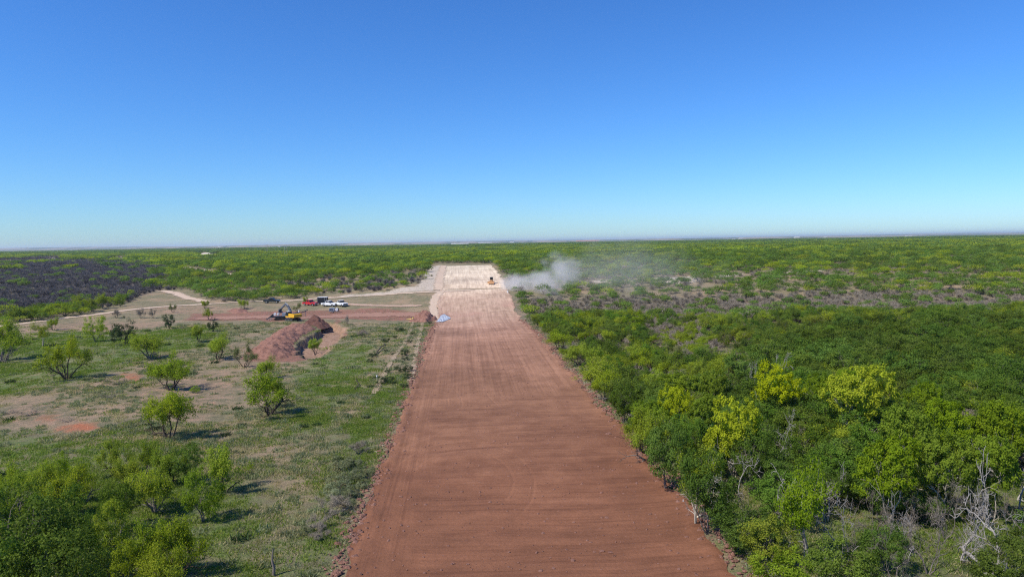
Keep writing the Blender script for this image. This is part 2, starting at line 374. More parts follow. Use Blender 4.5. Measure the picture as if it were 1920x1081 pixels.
# regions given as outlines over the photograph, turned into world outlines
PZ_green = [wpoly([(-300, 640), (0, 628), (130, 618), (300, 618), (420, 612), (450, 640), (330, 660), (230, 690), (150, 720), (-300, 790)]),
            wpoly([(560, 1120), (560, 960), (610, 830), (680, 740), (740, 700), (770, 720), (700, 860), (640, 1120)]),
            wpoly([(-300, 800), (200, 830), (420, 860), (500, 900), (560, 1120), (-300, 1120)]),
            wpoly([(540, 700), (640, 650), (720, 640), (700, 700), (620, 780), (520, 830)]),
            wpoly([(1100, 740), (1150, 840), (1262, 940), (1310, 1000), (1400, 1120), (1500, 1120), (1420, 950), (1300, 880), (1150, 760)]), wpoly([(1380, 860), (1600, 850), (2100, 850), (2300, 1120), (1400, 1120)])]
PZ_dirt = [wpoly([(230, 720), (330, 690), (470, 690), (470, 740), (400, 790), (330, 790), (240, 760)]), wpoly([(0, 740), (110, 745), (230, 790), (220, 830), (100, 810), (0, 790)]),
           wpoly([(20, 612), (180, 600), (330, 600), (330, 612), (150, 622), (0, 645)]), wpoly([(250, 574), (500, 574), (510, 588), (350, 590), (240, 590)]),
           wpoly([(400, 650), (470, 640), (560, 672), (500, 690), (440, 700)]), wpoly([(640, 650), (680, 640), (720, 630), (640, 668)])]
PZ_pale = [wpoly([(650, 552), (720, 545), (780, 535), (803, 500), (830, 496), (825, 545), (700, 553), (620, 558)]), wpoly([(1222, 522), (1300, 516), (1306, 528), (1228, 533)]), wpoly([(1085, 527), (1160, 523), (1165, 529), (1090, 532)]), wpoly([(1335, 514), (1390, 512), (1388, 519), (1340, 521)]), wpoly([(1465, 509), (1545, 505), (1543, 511), (1468, 515)]),
           wpoly([(960, 575), (1000, 640), (1100, 730), (1110, 745), (1060, 700), (975, 600), (950, 575)])]
PZ_red = [wpoly([(350, 588), (500, 584), (640, 580), (800, 580), (822, 592), (820, 602), (640, 600), (500, 603), (350, 600)]), wpoly([(455, 668), (500, 640), (560, 660), (600, 655), (640, 612), (600, 595), (640, 605), (648, 620), (605, 672), (540, 678)])]
PZ_burn = [wpoly([(-500, 492), (0, 492), (200, 488), (290, 494), (308, 515), (290, 545), (220, 560), (150, 575), (0, 595), (-500, 612)])]
PZ_orange = [wpoly([(112, 800), (130, 787), (180, 782), (213, 788), (200, 803), (140, 810)]), wpoly([(225, 700), (265, 702), (262, 716), (230, 714)]), wpoly([(85, 770), (110, 766), (120, 776), (95, 780)])]
PZ_scrub = [wpoly([(960, 560), (1400, 560), (1950, 562), (1950, 590), (1400, 600), (1250, 640), (1100, 600), (980, 600)])]
def zone_attr(x, y):
    def mx(polys, soft):
        o = np.zeros(x.shape)
        for p in polys: o = np.maximum(o, smooth(-soft, soft, sdist(x, y, p)))
        return o
    nn = n2d(x, y, .25, 3)*1.5
    x = x+nn; y = y+n2d(x, y, .2, 5)*2.5
    g = mx(PZ_green, 4); d = mx(PZ_dirt, 5)*.6; p = mx(PZ_pale, 2); r = mx(PZ_red, 1.5); bn = mx(PZ_burn, 10); o = mx(PZ_orange, .8)*.6
    s = mx(PZ_scrub, 12); bn = np.maximum(bn, s*.55)
    lf = smooth(-4, -9, x)
    a = np.stack([g*.75, d, p, np.ones_like(x)], -1); b_ = np.stack([r*.8, bn*.85, o, np.ones_like(x)], -1)
    return a, b_
# ground sheet: fan of quads growing with distance
ys = [-70.0]
while ys[-1] < 45000: ys.append(ys[-1]+.8+.011*max(ys[-1], 0))
ys = np.array(ys); us = np.linspace(-1, 1, 460)
us = np.sign(us)*np.abs(us)**1.15*1.25
UU, YY = np.meshgrid(us, ys); XX = UU*(80+0.92*np.maximum(YY, 0))
ZZ = H(XX, YY)
PATCH = (-62, -22, 128, 224)
nr, nc = XX.shape
idx = np.arange(nr*nc).reshape(nr, nc)
Q = np.stack([idx[:-1, :-1], idx[:-1, 1:], idx[1:, 1:], idx[1:, :-1]], -1).reshape(-1, 4)
fx = XX.ravel(); fy = YY.ravel(); inr = (fx > PATCH[0]+1) & (fx < PATCH[1]-1) & (fy > PATCH[2]+1) & (fy < PATCH[3]-1)
Q = Q[~inr[Q].all(1)]
za, zb = zone_attr(fx, fy)
ground = meshobj('ground', quadmesh('ground', np.stack([fx, fy, ZZ.ravel()], -1), Q, MG, {'zone': za, 'zone2': zb}, True))
tag(ground, 'dry grassy rangeland with bare soil patches reaching to the horizon', None, None, 'structure')

# excavation: fine local sheet with the dug pit
PIT = wpoly([(560, 669), (556, 655), (558, 641), (570, 634), (584, 628), (599, 619), (594, 610), (606, 600), (628, 606), (655, 615), (650, 624), (638, 636), (625, 648), (618, 660), (600, 670), (576, 674)])
gx = np.arange(PATCH[0], PATCH[1]+.01, .3); gy = np.arange(PATCH[2], PATCH[3]+.01, .4)
GX, GY = np.meshgrid(gx, gy)
sd = sdist(GX+n2d(GX, GY, 1.1, 8)*.45+n2d(GX, GY, 3.5, 18)*.22, GY+n2d(GX, GY, .9, 9)*.6+n2d(GX, GY, 3, 19)*.3, PIT)
cxp = np.interp(GY, [p[1] for p in sorted(PIT, key=lambda q: q[1])], [p[0] for p in sorted(PIT, key=lambda q: q[1])])
midx = np.interp(GY, [130, 150, 170, 200], [W(575, 669)[0], W(585, 648)[0], W(610, 625)[0], W(612, 606)[0]])
rightside = smooth(-1.5, 2.5, GX-midx)
wall = .45*(1-rightside)+1.6*rightside
dep = 1.8*smooth(0, 1, np.clip(sd, 0, None)/wall)
edge = np.minimum(np.minimum(GX-PATCH[0], PATCH[1]-GX), np.minimum(GY-PATCH[2], PATCH[3]-GY))
GZ = H(GX, GY)+.035-dep+n2d(GX, GY, 1.6, 11)*.05*np.clip(sd+1, 0, 1)
za, zb = zone_attr(GX.ravel(), GY.ravel())
ins = smooth(-.3, .5, sd).ravel()
za[:, 0] *= (1-ins); za[:, 1] = np.maximum(za[:, 1], ins); za[:, 2] = np.maximum(za[:, 2], ins*.22); zb[:, 0] *= (1-ins)
nr, nc = GX.shape; idx = np.arange(nr*nc).reshape(nr, nc)
Q = np.stack([idx[:-1, :-1], idx[:-1, 1:], idx[1:, 1:], idx[1:, :-1]], -1).reshape(-1, 4)
pit = meshobj('excavated_ground', quadmesh('excavated_ground', np.stack([GX.ravel(), GY.ravel(), GZ.ravel()], -1), Q, MG, {'zone': za, 'zone2': zb}, True))
tag(pit, 'ground round the freshly dug pink pit with one sheer dark bank', None, None, 'structure')

# the graded strip
sy = np.concatenate([np.arange(-40, 120, .5), np.arange(120, 396, 1.0)])
su = np.linspace(0, 1, 66)
SU, SY = np.meshgrid(su, sy)
xl = np.interp(SY, SLY, SLX)+n2d(SY, SY*0, 1.3, 21)*.28+n2d(SY, SY*0, .25, 22)*.5+n2d(SY, SY*0, 4, 27)*.12
xr = np.interp(SY, SLY, SRX)+n2d(SY, SY*0, 1.5, 23)*.38+n2d(SY, SY*0, .22, 24)*.6+n2d(SY, SY*0, 4, 28)*.15
wide = smooth(300, 392, SY)
xl = xl-wide*1.5
SX = xl+(xr-xl)*SU
ed = np.minimum(SU, 1-SU)*26
SZ = H(SX, SY)+.05+n2d(SX*.15, SY, .8, 25)*.035*np.clip(ed, 0, 1)+(.22+.1*n2d(SX, SY, 2.2, 29))*np.exp(-((ed-.6)/.4)**2)*(.5+.5*n2d(SX, SY, .7, 26))
SZ = np.maximum(SZ, H(SX, SY)+.02)
nr, nc = SX.shape; idx = np.arange(nr*nc).reshape(nr, nc)
Q = np.stack([idx[:-1, :-1], idx[:-1, 1:], idx[1:, 1:], idx[1:, :-1]], -1).reshape(-1, 4)
st = meshobj('dirt_strip', quadmesh('dirt_strip', np.stack([SX.ravel(), SY.ravel(), SZ.ravel()], -1), Q, M_strip, None, True))
tag(st, 'long straight strip of freshly graded red earth fading to pale', None, None, 'structure')

def ribbon(name, pix, width, mat, label, off=.09, world=None):
    pts = np.array(world if world is not None else [W(*p)[:2] for p in pix])
    d = np.r_[0, np.cumsum(np.hypot(*np.diff(pts, axis=0).T))]
    n = max(int(d[-1]/1.2), 4); t = np.linspace(0, d[-1], n)
    x = np.interp(t, d, pts[:, 0]); y = np.interp(t, d, pts[:, 1])
    for _ in range(6):
        x[1:-1] = (x[:-2]+2*x[1:-1]+x[2:])/4; y[1:-1] = (y[:-2]+2*y[1:-1]+y[2:])/4
    tx = np.gradient(x); ty = np.gradient(y); l = np.hypot(tx, ty)+1e-9; nx, ny = -ty/l, tx/l
    u = np.linspace(-1, 1, 9); X = x[:, None]+nx[:, None]*u*width/2; Y = y[:, None]+ny[:, None]*u*width/2
    o = off+np.clip((Y-200)/4000, 0, 1)*2
    inp = ((X > PATCH[0]) & (X < PATCH[1]) & (Y > PATCH[2]) & (Y < PATCH[3]))
    Z = H(X, Y)+o
    e = (1-np.abs(u))[None, :]*np.ones_like(X)*np.minimum(1, np.minimum(t, d[-1]-t)/width*1.3+.15)[:, None]
    nr, nc = X.shape; idx = np.arange(nr*nc).reshape(nr, nc)
    Q = np.stack([idx[:-1, :-1], idx[:-1, 1:], idx[1:, 1:], idx[1:, :-1]], -1).reshape(-1, 4)
    o_ = meshobj(name, quadmesh(name, np.stack([X.ravel(), Y.ravel(), Z.ravel()], -1), Q, mat, {'edge': e.ravel()}, True))
    return tag(o_, label, None, None, 'structure')
ribbon('dirt_road', [(-60, 618), (40, 607), (120, 596), (190, 588), (250, 580), (330, 573), (420, 568), (520, 564), (600, 559), (700, 554), (770, 549), (835, 546), (900, 543)], 6.5, M_track, 'pale dirt road crossing behind the trucks to the graded strip')
ribbon('dirt_track', [(300, 545), (330, 550), (350, 558), (390, 566)], 7, M_track, 'short pale track joining the road at the left', .12)
ribbon('dirt_track', [(335, 500), (360, 505), (395, 511), (432, 517)], 16, M_track, 'pale track cut through the green scrub', .4)
ribbon('dirt_track', [(585, 568), (660, 571), (730, 574), (800, 572)], 5, M_trackpink, 'faint track passing in front of the white pickups', .10)
ribbon('disturbed_earth', [(335, 600), (400, 596), (500, 594), (560, 596), (640, 592), (720, 590), (800, 590), (850, 594)], 12, M_trackred, 'band of churned red earth running to the strip', .11)
ribbon('wheel_rut', [(775, 603), (765, 630), (757, 648), (742, 665), (728, 688), (700, 740)], 1.5, M_rut, 'left rut of the two-track beside the strip', .10)
ribbon('wheel_rut', [(793, 602), (787, 630), (781, 655), (776, 690), (768, 715)], 1.6, M_rut, 'right rut of the two-track beside the strip', .10)
ribbon('access_track', [(828, 545), (815, 560), (812, 580), (818, 600)], 5, M_track, 'pale worn corner where the road meets the strip', .12)
ribbon('access_track', [(822, 545), (825, 520), (832, 498)], 6, M_track, 'rutted track climbing beside the far strip', .12)

# ------------------------------------------------------------------ heaps
def heap(name, pix, hmax, wid, mat, label, cat, seed, world=None, res=.35, power=1.0, rough=.12):
    poly = world or wpoly(pix); P = np.array(poly)
    x0, y0 = P.min(0)-1; x1, y1 = P.max(0)+1
    X, Y = np.meshgrid(np.arange(x0, x1, res), np.arange(y0, y1, res))
    s = sdist(X+n2d(X, Y, .9, seed)*.4, Y+n2d(X, Y, .8, seed+1)*.5, poly)
    hgt = hmax*np.clip((s+.5*n2d(X, Y, 2.7, seed+8))/wid, 0, 1)**power*(1+.14*n2d(X, Y, .6, seed+2)+(.22*n2d(X, Y, .33, seed+5) if hmax > 1.5 and wid > 4 else 0))+(rough*n2d(X, Y, 2.3, seed+3)*np.clip(s, 0, 1) if res > 1 else 0)
    if res < 1:
        fr = np.array([mnoise.fractal(Vector((a, b, seed)), .8, 2.1, 5) for a, b in zip((X*.55).ravel(), (Y*.55).ravel())]).reshape(X.shape)
        hgt = hgt+np.clip(s*.8, 0, 1)*fr*.55*min(hmax, 2)/1.5
    Z = H(X, Y)+np.where(s > 0, hgt+.02, s*.5-.05)
    nr, nc = X.shape; idx = np.arange(nr*nc).reshape(nr, nc)
    Q = np.stack([idx[:-1, :-1], idx[:-1, 1:], idx[1:, 1:], idx[1:, :-1]], -1).reshape(-1, 4)
    keep = (s.ravel()[Q] > -res*1.6).any(1)
    o = meshobj(name, quadmesh(name, np.stack([X.ravel(), Y.ravel(), Z.ravel()], -1), Q[keep], mat, None, True))
    return tag(o, label, cat)
heap('spoil_heap', [(460, 664), (486, 648), (508, 631), (528, 617), (552, 610), (580, 610), (590, 618), (568, 630), (553, 641), (548, 655), (545, 669), (500, 675)], 1.6, 5.0, M_red, 'broad heap of red spoil on the left bank of the pit', 'dirt heap', 40, power=.62, rough=.3)
heap('earth_mound', [(571, 611), (573, 604), (583, 602), (597, 604), (612, 603), (614, 610), (600, 613)], 1.7, 2.8, M_darkred, 'dark soil mound at the far end of the pit', 'dirt heap', 50, power=.9)
heap('earth_mound', [(766, 603), (775, 596), (790, 592), (815, 594), (822, 600), (800, 605)], 2.3, 3.2, M_red, 'small peaked red soil mound at the left edge of the strip', 'dirt heap', 60, power=1.1)
heap('earth_mound', [(425, 583), (440, 580), (462, 581), (465, 586), (440, 588)], .8, 3, M_red, 'low brown soil hump near the far road in the grass', 'dirt heap', 70)
for k, (pp, hh, lb) in enumerate([
    ([(72, 489), (88, 485), (112, 484), (108, 490)], 5, 'pale bank on the far left behind the burnt brush'),
    ([(-40, 494), (20, 490), (80, 489), (60, 495)], 1.5, 'long tan field bank at the far left'),
    ([(205, 488), (232, 484), (238, 488)], 3, 'pale bare hump behind the burnt brush'),
    ([(370, 477), (400, 476), (412, 478), (390, 480)], 5, 'white rocky outcrop in the far left scrub')]):
    q = [W(a, b) for a, b in pp]; w_ = min(max(p[1] for p in q)-min(p[1] for p in q), 90)/3
    heap('pale_bank', None, hh, max(w_, 6), M_pale if k != 1 else M_trackpink if False else M_pale, lb, 'earth bank', 90+k, [tuple(p[:2]) for p in q], 3.0, rough=.2)

# ------------------------------------------------------------------ vegetation builders
def tubes(branches, nsides):
    V = []; Q = []; n = 0
    for pts, rad in branches:
        pts = np.array(pts); k = len(pts); ns = nsides(rad[0])
        d = np.gradient(pts, axis=0); d /= (np.linalg.norm(d, axis=1, keepdims=True)+1e-9)
        ref = np.array([0, 0, 1.]) if abs(d[0][2]) < .8 else np.array([1., 0, 0])
        a = np.cross(d, ref); a /= (np.linalg.norm(a, axis=1, keepdims=True)+1e-9); b = np.cross(d, a)
        th = np.arange(ns)*2*math.pi/ns
        r = np.array(rad)[:, None, None]
        ring = pts[:, None, :]+r*(a[:, None, :]*np.cos(th)[None, :, None]+b[:, None, :]*np.sin(th)[None, :, None])
        V.append(ring.reshape(-1, 3))
        i = np.arange(k-1)[:, None]*ns; j = np.arange(ns)[None, :]; j2 = (j+1) % ns
        Q.append(np.stack([i+j, i+j2, i+ns+j2, i+ns+j], -1).reshape(-1, 4)+n); n += k*ns
    return np.concatenate(V), np.concatenate(Q)
def unit(v): return v/(np.linalg.norm(v, axis=-1, keepdims=True)+1e-9)
def grow(rs, p, d, Ln, r, lvl, maxl, out, tips, up=.08, wig=.22, nch=(2, 3), ang=.75, shrink=.68, side=2, rmin=.008):
    n = 5 if lvl < 2 else 4; pts = [p]; rad = [r]; rend = r*.55
    for i in range(n):
        d = unit(d+rs.normal(0, wig, 3)+np.array([0, 0, up]))
        p = p+d*Ln/n; pts.append(p); rad.append(r+(rend-r)*(i+1)/n)
    out.append((pts, rad))
    if lvl >= maxl-1: tips.extend([pts[-1], pts[-2], (np.array(pts[1])+pts[2])/2])
    if lvl >= maxl: return
    for _ in range(rs.randint(nch[0], nch[1]+1)):
        ax = unit(rs.normal(0, 1, 3)); nd = unit(d+unit(np.cross(d, ax))*ang*rs.uniform(.5, 1.2))
        grow(rs, p, nd, Ln*shrink*rs.uniform(.75, 1.2), max(rend*.85, rmin), lvl+1, maxl, out, tips, up, wig, nch, ang, shrink, side, rmin)
    for _ in range(side):
        k = rs.randint(1, n); ax = unit(rs.normal(0, 1, 3)); nd = unit(d+unit(np.cross(d, ax))*ang*1.5*rs.uniform(.6, 1.2))
        grow(rs, pts[k], nd, Ln*shrink*.8*rs.uniform(.6, 1.1), max(rad[k]*.45, rmin), lvl+1+(lvl == 0), maxl, out, tips, up, wig, nch, ang, shrink, side, rmin)
def diamonds(rs, Cn, nrm, ln, wd, hang=0.0):
    n = len(Cn); t = unit(np.cross(nrm, rs.normal(0, 1, (n, 3)))); t = unit(t+np.array([0, 0, -hang])); b = unit(np.cross(nrm, t))
    l = (ln*rs.uniform(.7, 1.3, n))[:, None]/2; w_ = (wd*rs.uniform(.7, 1.3, n))[:, None]/2
    V = np.stack([Cn-t*l, Cn-b*w_+t*l*.1, Cn+t*l, Cn+b*w_+t*l*.1], 1).reshape(-1, 3)
    return V, np.arange(4*n).reshape(-1, 4)
def leafcloud(rs, centers, crad, per, ln, wd, ctr, hang=.2, flat=.8, out_=.75, up=.25):
    k = len(centers); n = k*per
    cc = np.repeat(centers, per, 0); cr = np.repeat(rs.uniform(.7, 1.25, k)*crad, per)[:, None]
    g = unit(rs.normal(0, 1, (n, 3)))*(rs.uniform(0, 1, (n, 1))**.45); g[:, 2] *= flat
    P = cc+g*cr
    nrm = unit(unit(P-ctr)*out_*.7+unit(g)*out_*.6+rs.normal(0, .55, (n, 3))+np.array([-.15*(up > .3), 0, up]))
    V, Q = diamonds(rs, P, nrm, ln, wd, hang)
    tint = np.clip(np.repeat(rs.uniform(0, 1, k), per)*.6+rs.uniform(0, .4, n), 0, 1)
    return V, Q, np.repeat(tint, 4)
PROTO = {}
NS = lambda r: 7 if r > .06 else (5 if r > .025 else 3)
def proto_tree(key, seed, stems, Ln, r0, lean, maxl, leafmat, barkmat, crad, per, ln, wd, keep=1.0, **kw):
    rs = np.random.RandomState(seed); out = []; tips = []
    for s in range(stems):
        a = 2*math.pi*(s+rs.uniform(-.3, .3))/stems; le = lean*rs.uniform(.6, 1.2)
        grow(rs, np.array([.12*math.cos(a), .12*math.sin(a), -.1]), unit(np.array([math.cos(a)*le, math.sin(a)*le, 1.])), Ln*rs.uniform(.85, 1.15), r0*rs.uniform(.7, 1.1), 0, maxl, out, tips, **kw)
    V, Q = tubes(out, NS)
    T = np.array(tips); top = max(V[:, 2].max(), .1); T = T[T[:, 2] > top*.36]
    span = np.percentile(np.hypot(V[:, 0], V[:, 1]), 97)
    tr = quadmesh(key+'_trunk', V, Q, barkmat, None, True); cr = None
    if leafmat:
        T = T[rs.rand(len(T)) < keep]
        ctr = np.array([0, 0, top*.45])
        LV, LQ, ti = leafcloud(rs, T, crad, per, ln, wd, ctr)
        cr = quadmesh(key+'_crown', LV, LQ, leafmat, {'tint': ti}); top = np.percentile(LV[:, 2], 99.5); span = np.percentile(np.hypot(LV[:, 0], LV[:, 1]), 96)
    elif per:
        LV, LQ, ti = leafcloud(rs, T[rs.rand(len(T)) < keep], crad, per, ln, wd, np.array([0, 0, top*.3]), hang=-.6)
        cr = quadmesh(key+'_twigs', LV, LQ, B_twig, {'tint': ti})
    PROTO[key] = (tr, cr, top, span*2); return PROTO[key]
def proto_dense(key, seed, Hh, Rr, leafmat, barkmat, nl=9, nclump=150, per=55, ln=.2, wd=.13, base=.25, crad=.5, flat=.85):
    """trunk with limbs under a crown of several lobes"""
    rs = np.random.RandomState(seed); out = []; tips = []
    for s in range(3):
        a = rs.uniform(0, 6.28)
        grow(rs, np.array([.1*math.cos(a), .1*math.sin(a), -.1]), unit(np.array([math.cos(a)*.35, math.sin(a)*.35, 1.])), Hh*.36, .085, 0, 2, out, tips, up=.05)
    V, Q = tubes(out, NS); tr = quadmesh(key+'_trunk', V, Q, barkmat, None, True)
    lob = [(np.array([0, 0, Hh*.60]), Rr*.74)]
    for i in range(nl):
        a = 2*math.pi*i/nl+rs.uniform(-.4, .4); rr = Rr*rs.uniform(.35, .68); z = Hh*rs.uniform(base+.15, .8)
        lob.append((np.array([math.cos(a)*rr, math.sin(a)*rr, z]), Rr*rs.uniform(.28, .46)))
    Cn = []
    while len(Cn) < nclump:
        c, r = lob[rs.randint(len(lob))]; g = unit(rs.normal(0, 1, 3)); g[2] = g[2]*flat
        p = c+g*r*rs.uniform(.75, 1.02)
        if p[2] < Hh*base*.6: continue
        if sum(np.linalg.norm(p-c2) < r2*.72 for c2, r2 in lob) > 0 and rs.rand() < .8: continue
        Cn.append(p)
    Cn = np.array(Cn)
    LV, LQ, ti = leafcloud(rs, Cn, crad, per, ln, wd, np.array([0, 0, Hh*.5]), out_=.95)
    cr = quadmesh(key+'_crown', LV, LQ, leafmat, {'tint': ti})
    PROTO[key] = (tr, cr, np.percentile(LV[:, 2], 99.5), np.percentile(np.hypot(LV[:, 0], LV[:, 1]), 96)*2)
# feathery mesquites
for i in range(4): proto_tree('mesq%d' % i, 10+i, [5, 6, 4, 5][i], 1.55, .10, 1.05, 3, LM, [B_dark, B_grey][i % 2], .46, 14, .15, .07, .56, up=.04, nch=(3, 3), side=2, ang=.85)
for i in range(3): proto_tree('sparse%d' % i, 30+i, [4, 5, 4][i], 1.5, .08, .75, 3, LM if i != 2 else LG, B_dark, .42, 12, .16, .07, .8, up=.03, nch=(2, 3), side=2, ang=.8)
for i in range(2): proto_tree('tall%d' % i, 40+i, 2, 2.4, .13, .35, 3, [LM, LYG][i], B_pale, .5, 17, .17, .085, .7, up=.07, nch=(3, 3), side=2, ang=.8)
for i in range(3): proto_dense('broad%d' % i, 60+i, 6.5, 3.2, LB, B_grey, 9, 190, 52, .17, .11, .15, .5)
for i in range(2): proto_dense('bushy%d' % i, 70+i, 4.6, 2.7, [LM, LYG][i], B_grey, 8, 130, 52, .16, .085, .12, .42)
for i in range(3): proto_dense('yellow%d' % i, 80+i, 7.2, 3.3, [LY, LYG, LYG][i], B_pale, 9, 250, 55, .17, .12, .30, .36)
proto_dense('yellow3', 83, 7.0, 3.4, LY, B_pale, 8, 250, 55, .17, .12, .34, .36)
for i in range(2): proto_dense('juniper%d' % i, 90+i, 3.6, 1.9, LJ, B_dark, 7, 90, 60, .13, .06, .0, .34)
for i in range(4): proto_tree('dead%d' % i, 100+i, [1, 2, 2, 3][i], 2.3, .105, [.25, .6, .5, .85][i], 4, None, [B_bone, B_bone, B_bone, B_grey][i], .35, [1, 1, 1, 3][i], .42, .016, .45, up=.02, wig=.28, nch=(2, 2), side=1, ang=.85, shrink=.74, rmin=.022)
for i in range(2): proto_tree('bare%d' % i, 110+i, 6, 1.3, .05, .75, 3, None, [B_grey, B_dark][i], .3, 6, .4, .018, 1., up=.05, nch=(2, 3), side=2, rmin=.008)
for k_ in ('mesq0', 'mesq1', 'mesq2', 'mesq3', 'bushy0', 'bushy1'):
    a_ = PROTO[k_]; m_ = a_[1].copy(); m_.name = 'w'+k_+'_crown'; m_.materials[0] = LMD; PROTO['w'+k_] = (a_[0], m_, a_[2], a_[3])
a_ = PROTO['juniper0']; m_ = a_[1].copy(); m_.name = 'weed_crown'; m_.materials[0] = LWE; PROTO['wjuniper'] = (a_[0], m_, a_[2], a_[3])
def twigbush(key, seed, mat, n, Hh, Rr, wd, leafmat=None):
    rs = np.random.RandomState(seed); a = rs.uniform(0, 6.28, n); le = rs.uniform(0, 1, n)**.7
    d = unit(np.stack([np.cos(a)*le, np.sin(a)*le, rs.uniform(.5, 1.2, n)], -1)+rs.normal(0, .25, (n, 3)))
    base = np.stack([np.cos(a)*le*Rr*.6*rs.rand(n), np.sin(a)*le*Rr*.6*rs.rand(n), rs.uniform(0, .55, n)*Hh], -1)
    t = d*rs.uniform(.3, .6, n)[:, None]*Hh; s = unit(np.cross(d, rs.normal(0, 1, (n, 3))))*wd
    V = np.stack([base-s, base+s, base+t+s*.3, base+t-s*.3], 1).reshape(-1, 3)
    return quadmesh(key, V, np.arange(4*n).reshape(-1, 4), mat, {'tint': np.repeat(rs.rand(n), 4)}, False)
def farcrown(key, seed, mat, nl, per, Hh, Rr, ln, spread=0, trunk=True):
    rs = np.random.RandomState(seed); VV = []; QQ = []; TT = []; n = 0
    for _ in range(nl):
        a = rs.uniform(0, 6.28); q = spread*math.sqrt(rs.rand()); s = rs.uniform(.75, 1.2)
        o = np.array([math.cos(a)*q, math.sin(a)*q, 0])
        k = max(per//9, 3); cc = unit(rs.normal(0, 1, (k, 3))); cc[:, 2] = np.abs(cc[:, 2])*.8-.15
        cc = o+np.array([0, 0, Hh*.5*s])+cc*np.array([Rr, Rr, Hh*.42])*s*rs.uniform(.55, .95, (k, 1))
        V, Q, ti = leafcloud(rs, cc, Rr*.34, 9, ln, ln*.6, o+np.array([0, 0, Hh*.3]), out_=.8, up=.6)
        VV.append(V); QQ.append(Q+n); TT.append(np.clip(ti*.7+rs.uniform(0, .3), 0, 1)); n += len(V)
    return quadmesh(key, np.concatenate(VV), np.concatenate(QQ), mat, {'tint': np.concatenate(TT)})
def bushbase(me, twigmat, seed, n, Hh, Rr, wd):
    return me
def protocol(name, meshes):
    """a collection that is not linked to the scene, holding the meshes a scatter draws from"""
    col = bpy.data.collections.new(name)
    for k, me in enumerate(meshes):
        o = bpy.data.objects.new('%s_%02d' % (name, k), me); col.objects.link(o)
    return col
def joinmeshes(name, mes):
    """one mesh out of several, keeping materials"""
    Vs = []; Qs = []; mi = []; ti = []; n = 0; mats = []
    for me in mes:
        v = np.empty(len(me.vertices)*3, np.float32); me.vertices.foreach_get('co', v); Vs.append(v.reshape(-1, 3))
        q = np.empty(len(me.loops), np.int32); me.loops.foreach_get('vertex_index', q); Qs.append(q.reshape(-1, 4)+n)
        if 'tint' in me.attributes:
            t = np.empty(len(me.vertices), np.float32); me.attributes['tint'].data.foreach_get('value', t)
        else: t = np.full(len(me.vertices), .5, np.float32)
        ti.append(t); m = me.materials[0]
        if m not in mats: mats.append(m)
        mi.append(np.full(len(me.polygons), mats.index(m), np.int32)); n += len(me.vertices)
    o = quadmesh(name, np.concatenate(Vs), np.concatenate(Qs), mats[0], {'tint': np.concatenate(ti)})
    for m in mats[1:]: o.materials.append(m)
    o.polygons.foreach_set('material_index', np.concatenate(mi)); return o
def scatter(name, pts, pick, rot, scl, col, label):
    me = bpy.data.meshes.new(name); me.vertices.add(len(pts)); me.vertices.foreach_set('co', np.asarray(pts, np.float32).ravel())
    a = me.attributes.new('pick', 'INT', 'POINT'); a.data.foreach_set('value', np.asarray(pick, np.int32))
    for k, v in (('rot', rot), ('scl', scl)):
        a = me.attributes.new(k, 'FLOAT', 'POINT'); a.data.foreach_set('value', np.asarray(v, np.float32))
    o = meshobj(name, me)
    ng = bpy.data.node_groups.new(name, 'GeometryNodeTree')
    ng.interface.new_socket('Geometry', in_out='INPUT', socket_type='NodeSocketGeometry'); ng.interface.new_socket('Geometry', in_out='OUTPUT', socket_type='NodeSocketGeometry')
    gi = ng.nodes.new('NodeGroupInput'); go = ng.nodes.new('NodeGroupOutput'); ip = ng.nodes.new('GeometryNodeInstanceOnPoints'); ci = ng.nodes.new('GeometryNodeCollectionInfo')
    ci.inputs['Collection'].default_value = col; ci.inputs['Separate Children'].default_value = True; ci.inputs['Reset Children'].default_value = True
    def named(n, t):
        x = ng.nodes.new('GeometryNodeInputNamedAttribute'); x.data_type = t; x.inputs[0].default_value = n; return x.outputs[0]
    ip.inputs['Pick Instance'].default_value = True
    cx = ng.nodes.new('ShaderNodeCombineXYZ'); ng.links.new(named('rot', 'FLOAT'), cx.inputs[2])
    er = ng.nodes.new('FunctionNodeEulerToRotation'); ng.links.new(cx.outputs[0], er.inputs[0])
    ng.links.new(gi.outputs[0], ip.inputs['Points']); ng.links.new(ci.outputs[0], ip.inputs['Instance']); ng.links.new(named('pick', 'INT'), ip.inputs['Instance Index'])
    ng.links.new(er.outputs[0], ip.inputs['Rotation']); ng.links.new(named('scl', 'FLOAT'), ip.inputs['Scale']); ng.links.new(ip.outputs[0], go.inputs[0])
    md = o.modifiers.new('scatter', 'NODES'); md.node_group = ng
    return tag(o, label, None, None, 'stuff')

# ------------------------------------------------------------------ individual plants
RNG = random.Random(5)
placed = []      # x, y, radius of everything placed by hand
def plant(key, x, y, name, label, cat, group=None, scale=1.0, rz=None, sx=1.0, z=None):
    tr, cr, top, span = PROTO[key]
    o = empty(name, (x, y, float(H(x, y)) if z is None else z), RNG.uniform(0, 6.28) if rz is None else rz)
    o.scale = (scale*sx, scale*sx, scale)
    meshobj('trunk', tr, o)
    if cr: meshobj('crown', cr, o)
    placed.append((x, y, span*scale*sx/2)); return tag(o, label, cat, group)
def plant_px(key, bx, by, ty, wpx, name, label, cat, group=None):
    """base pixel, top pixel row and crown width in pixels"""
    p = W(bx, by); d = float((p-EYE)@F_)
    hm = (by-ty)*d/FPX/math.cos(math.atan2(CAMH-p[2], d)); wm = wpx*d/FPX
    s = hm/PROTO[key][2]; return plant(key, p[0], p[1], name, label, cat, group, s, None, min(max(wm/(PROTO[key][3]*s), .55), 1.7))
MT, ST = 'mesquite tree', 'shrub'
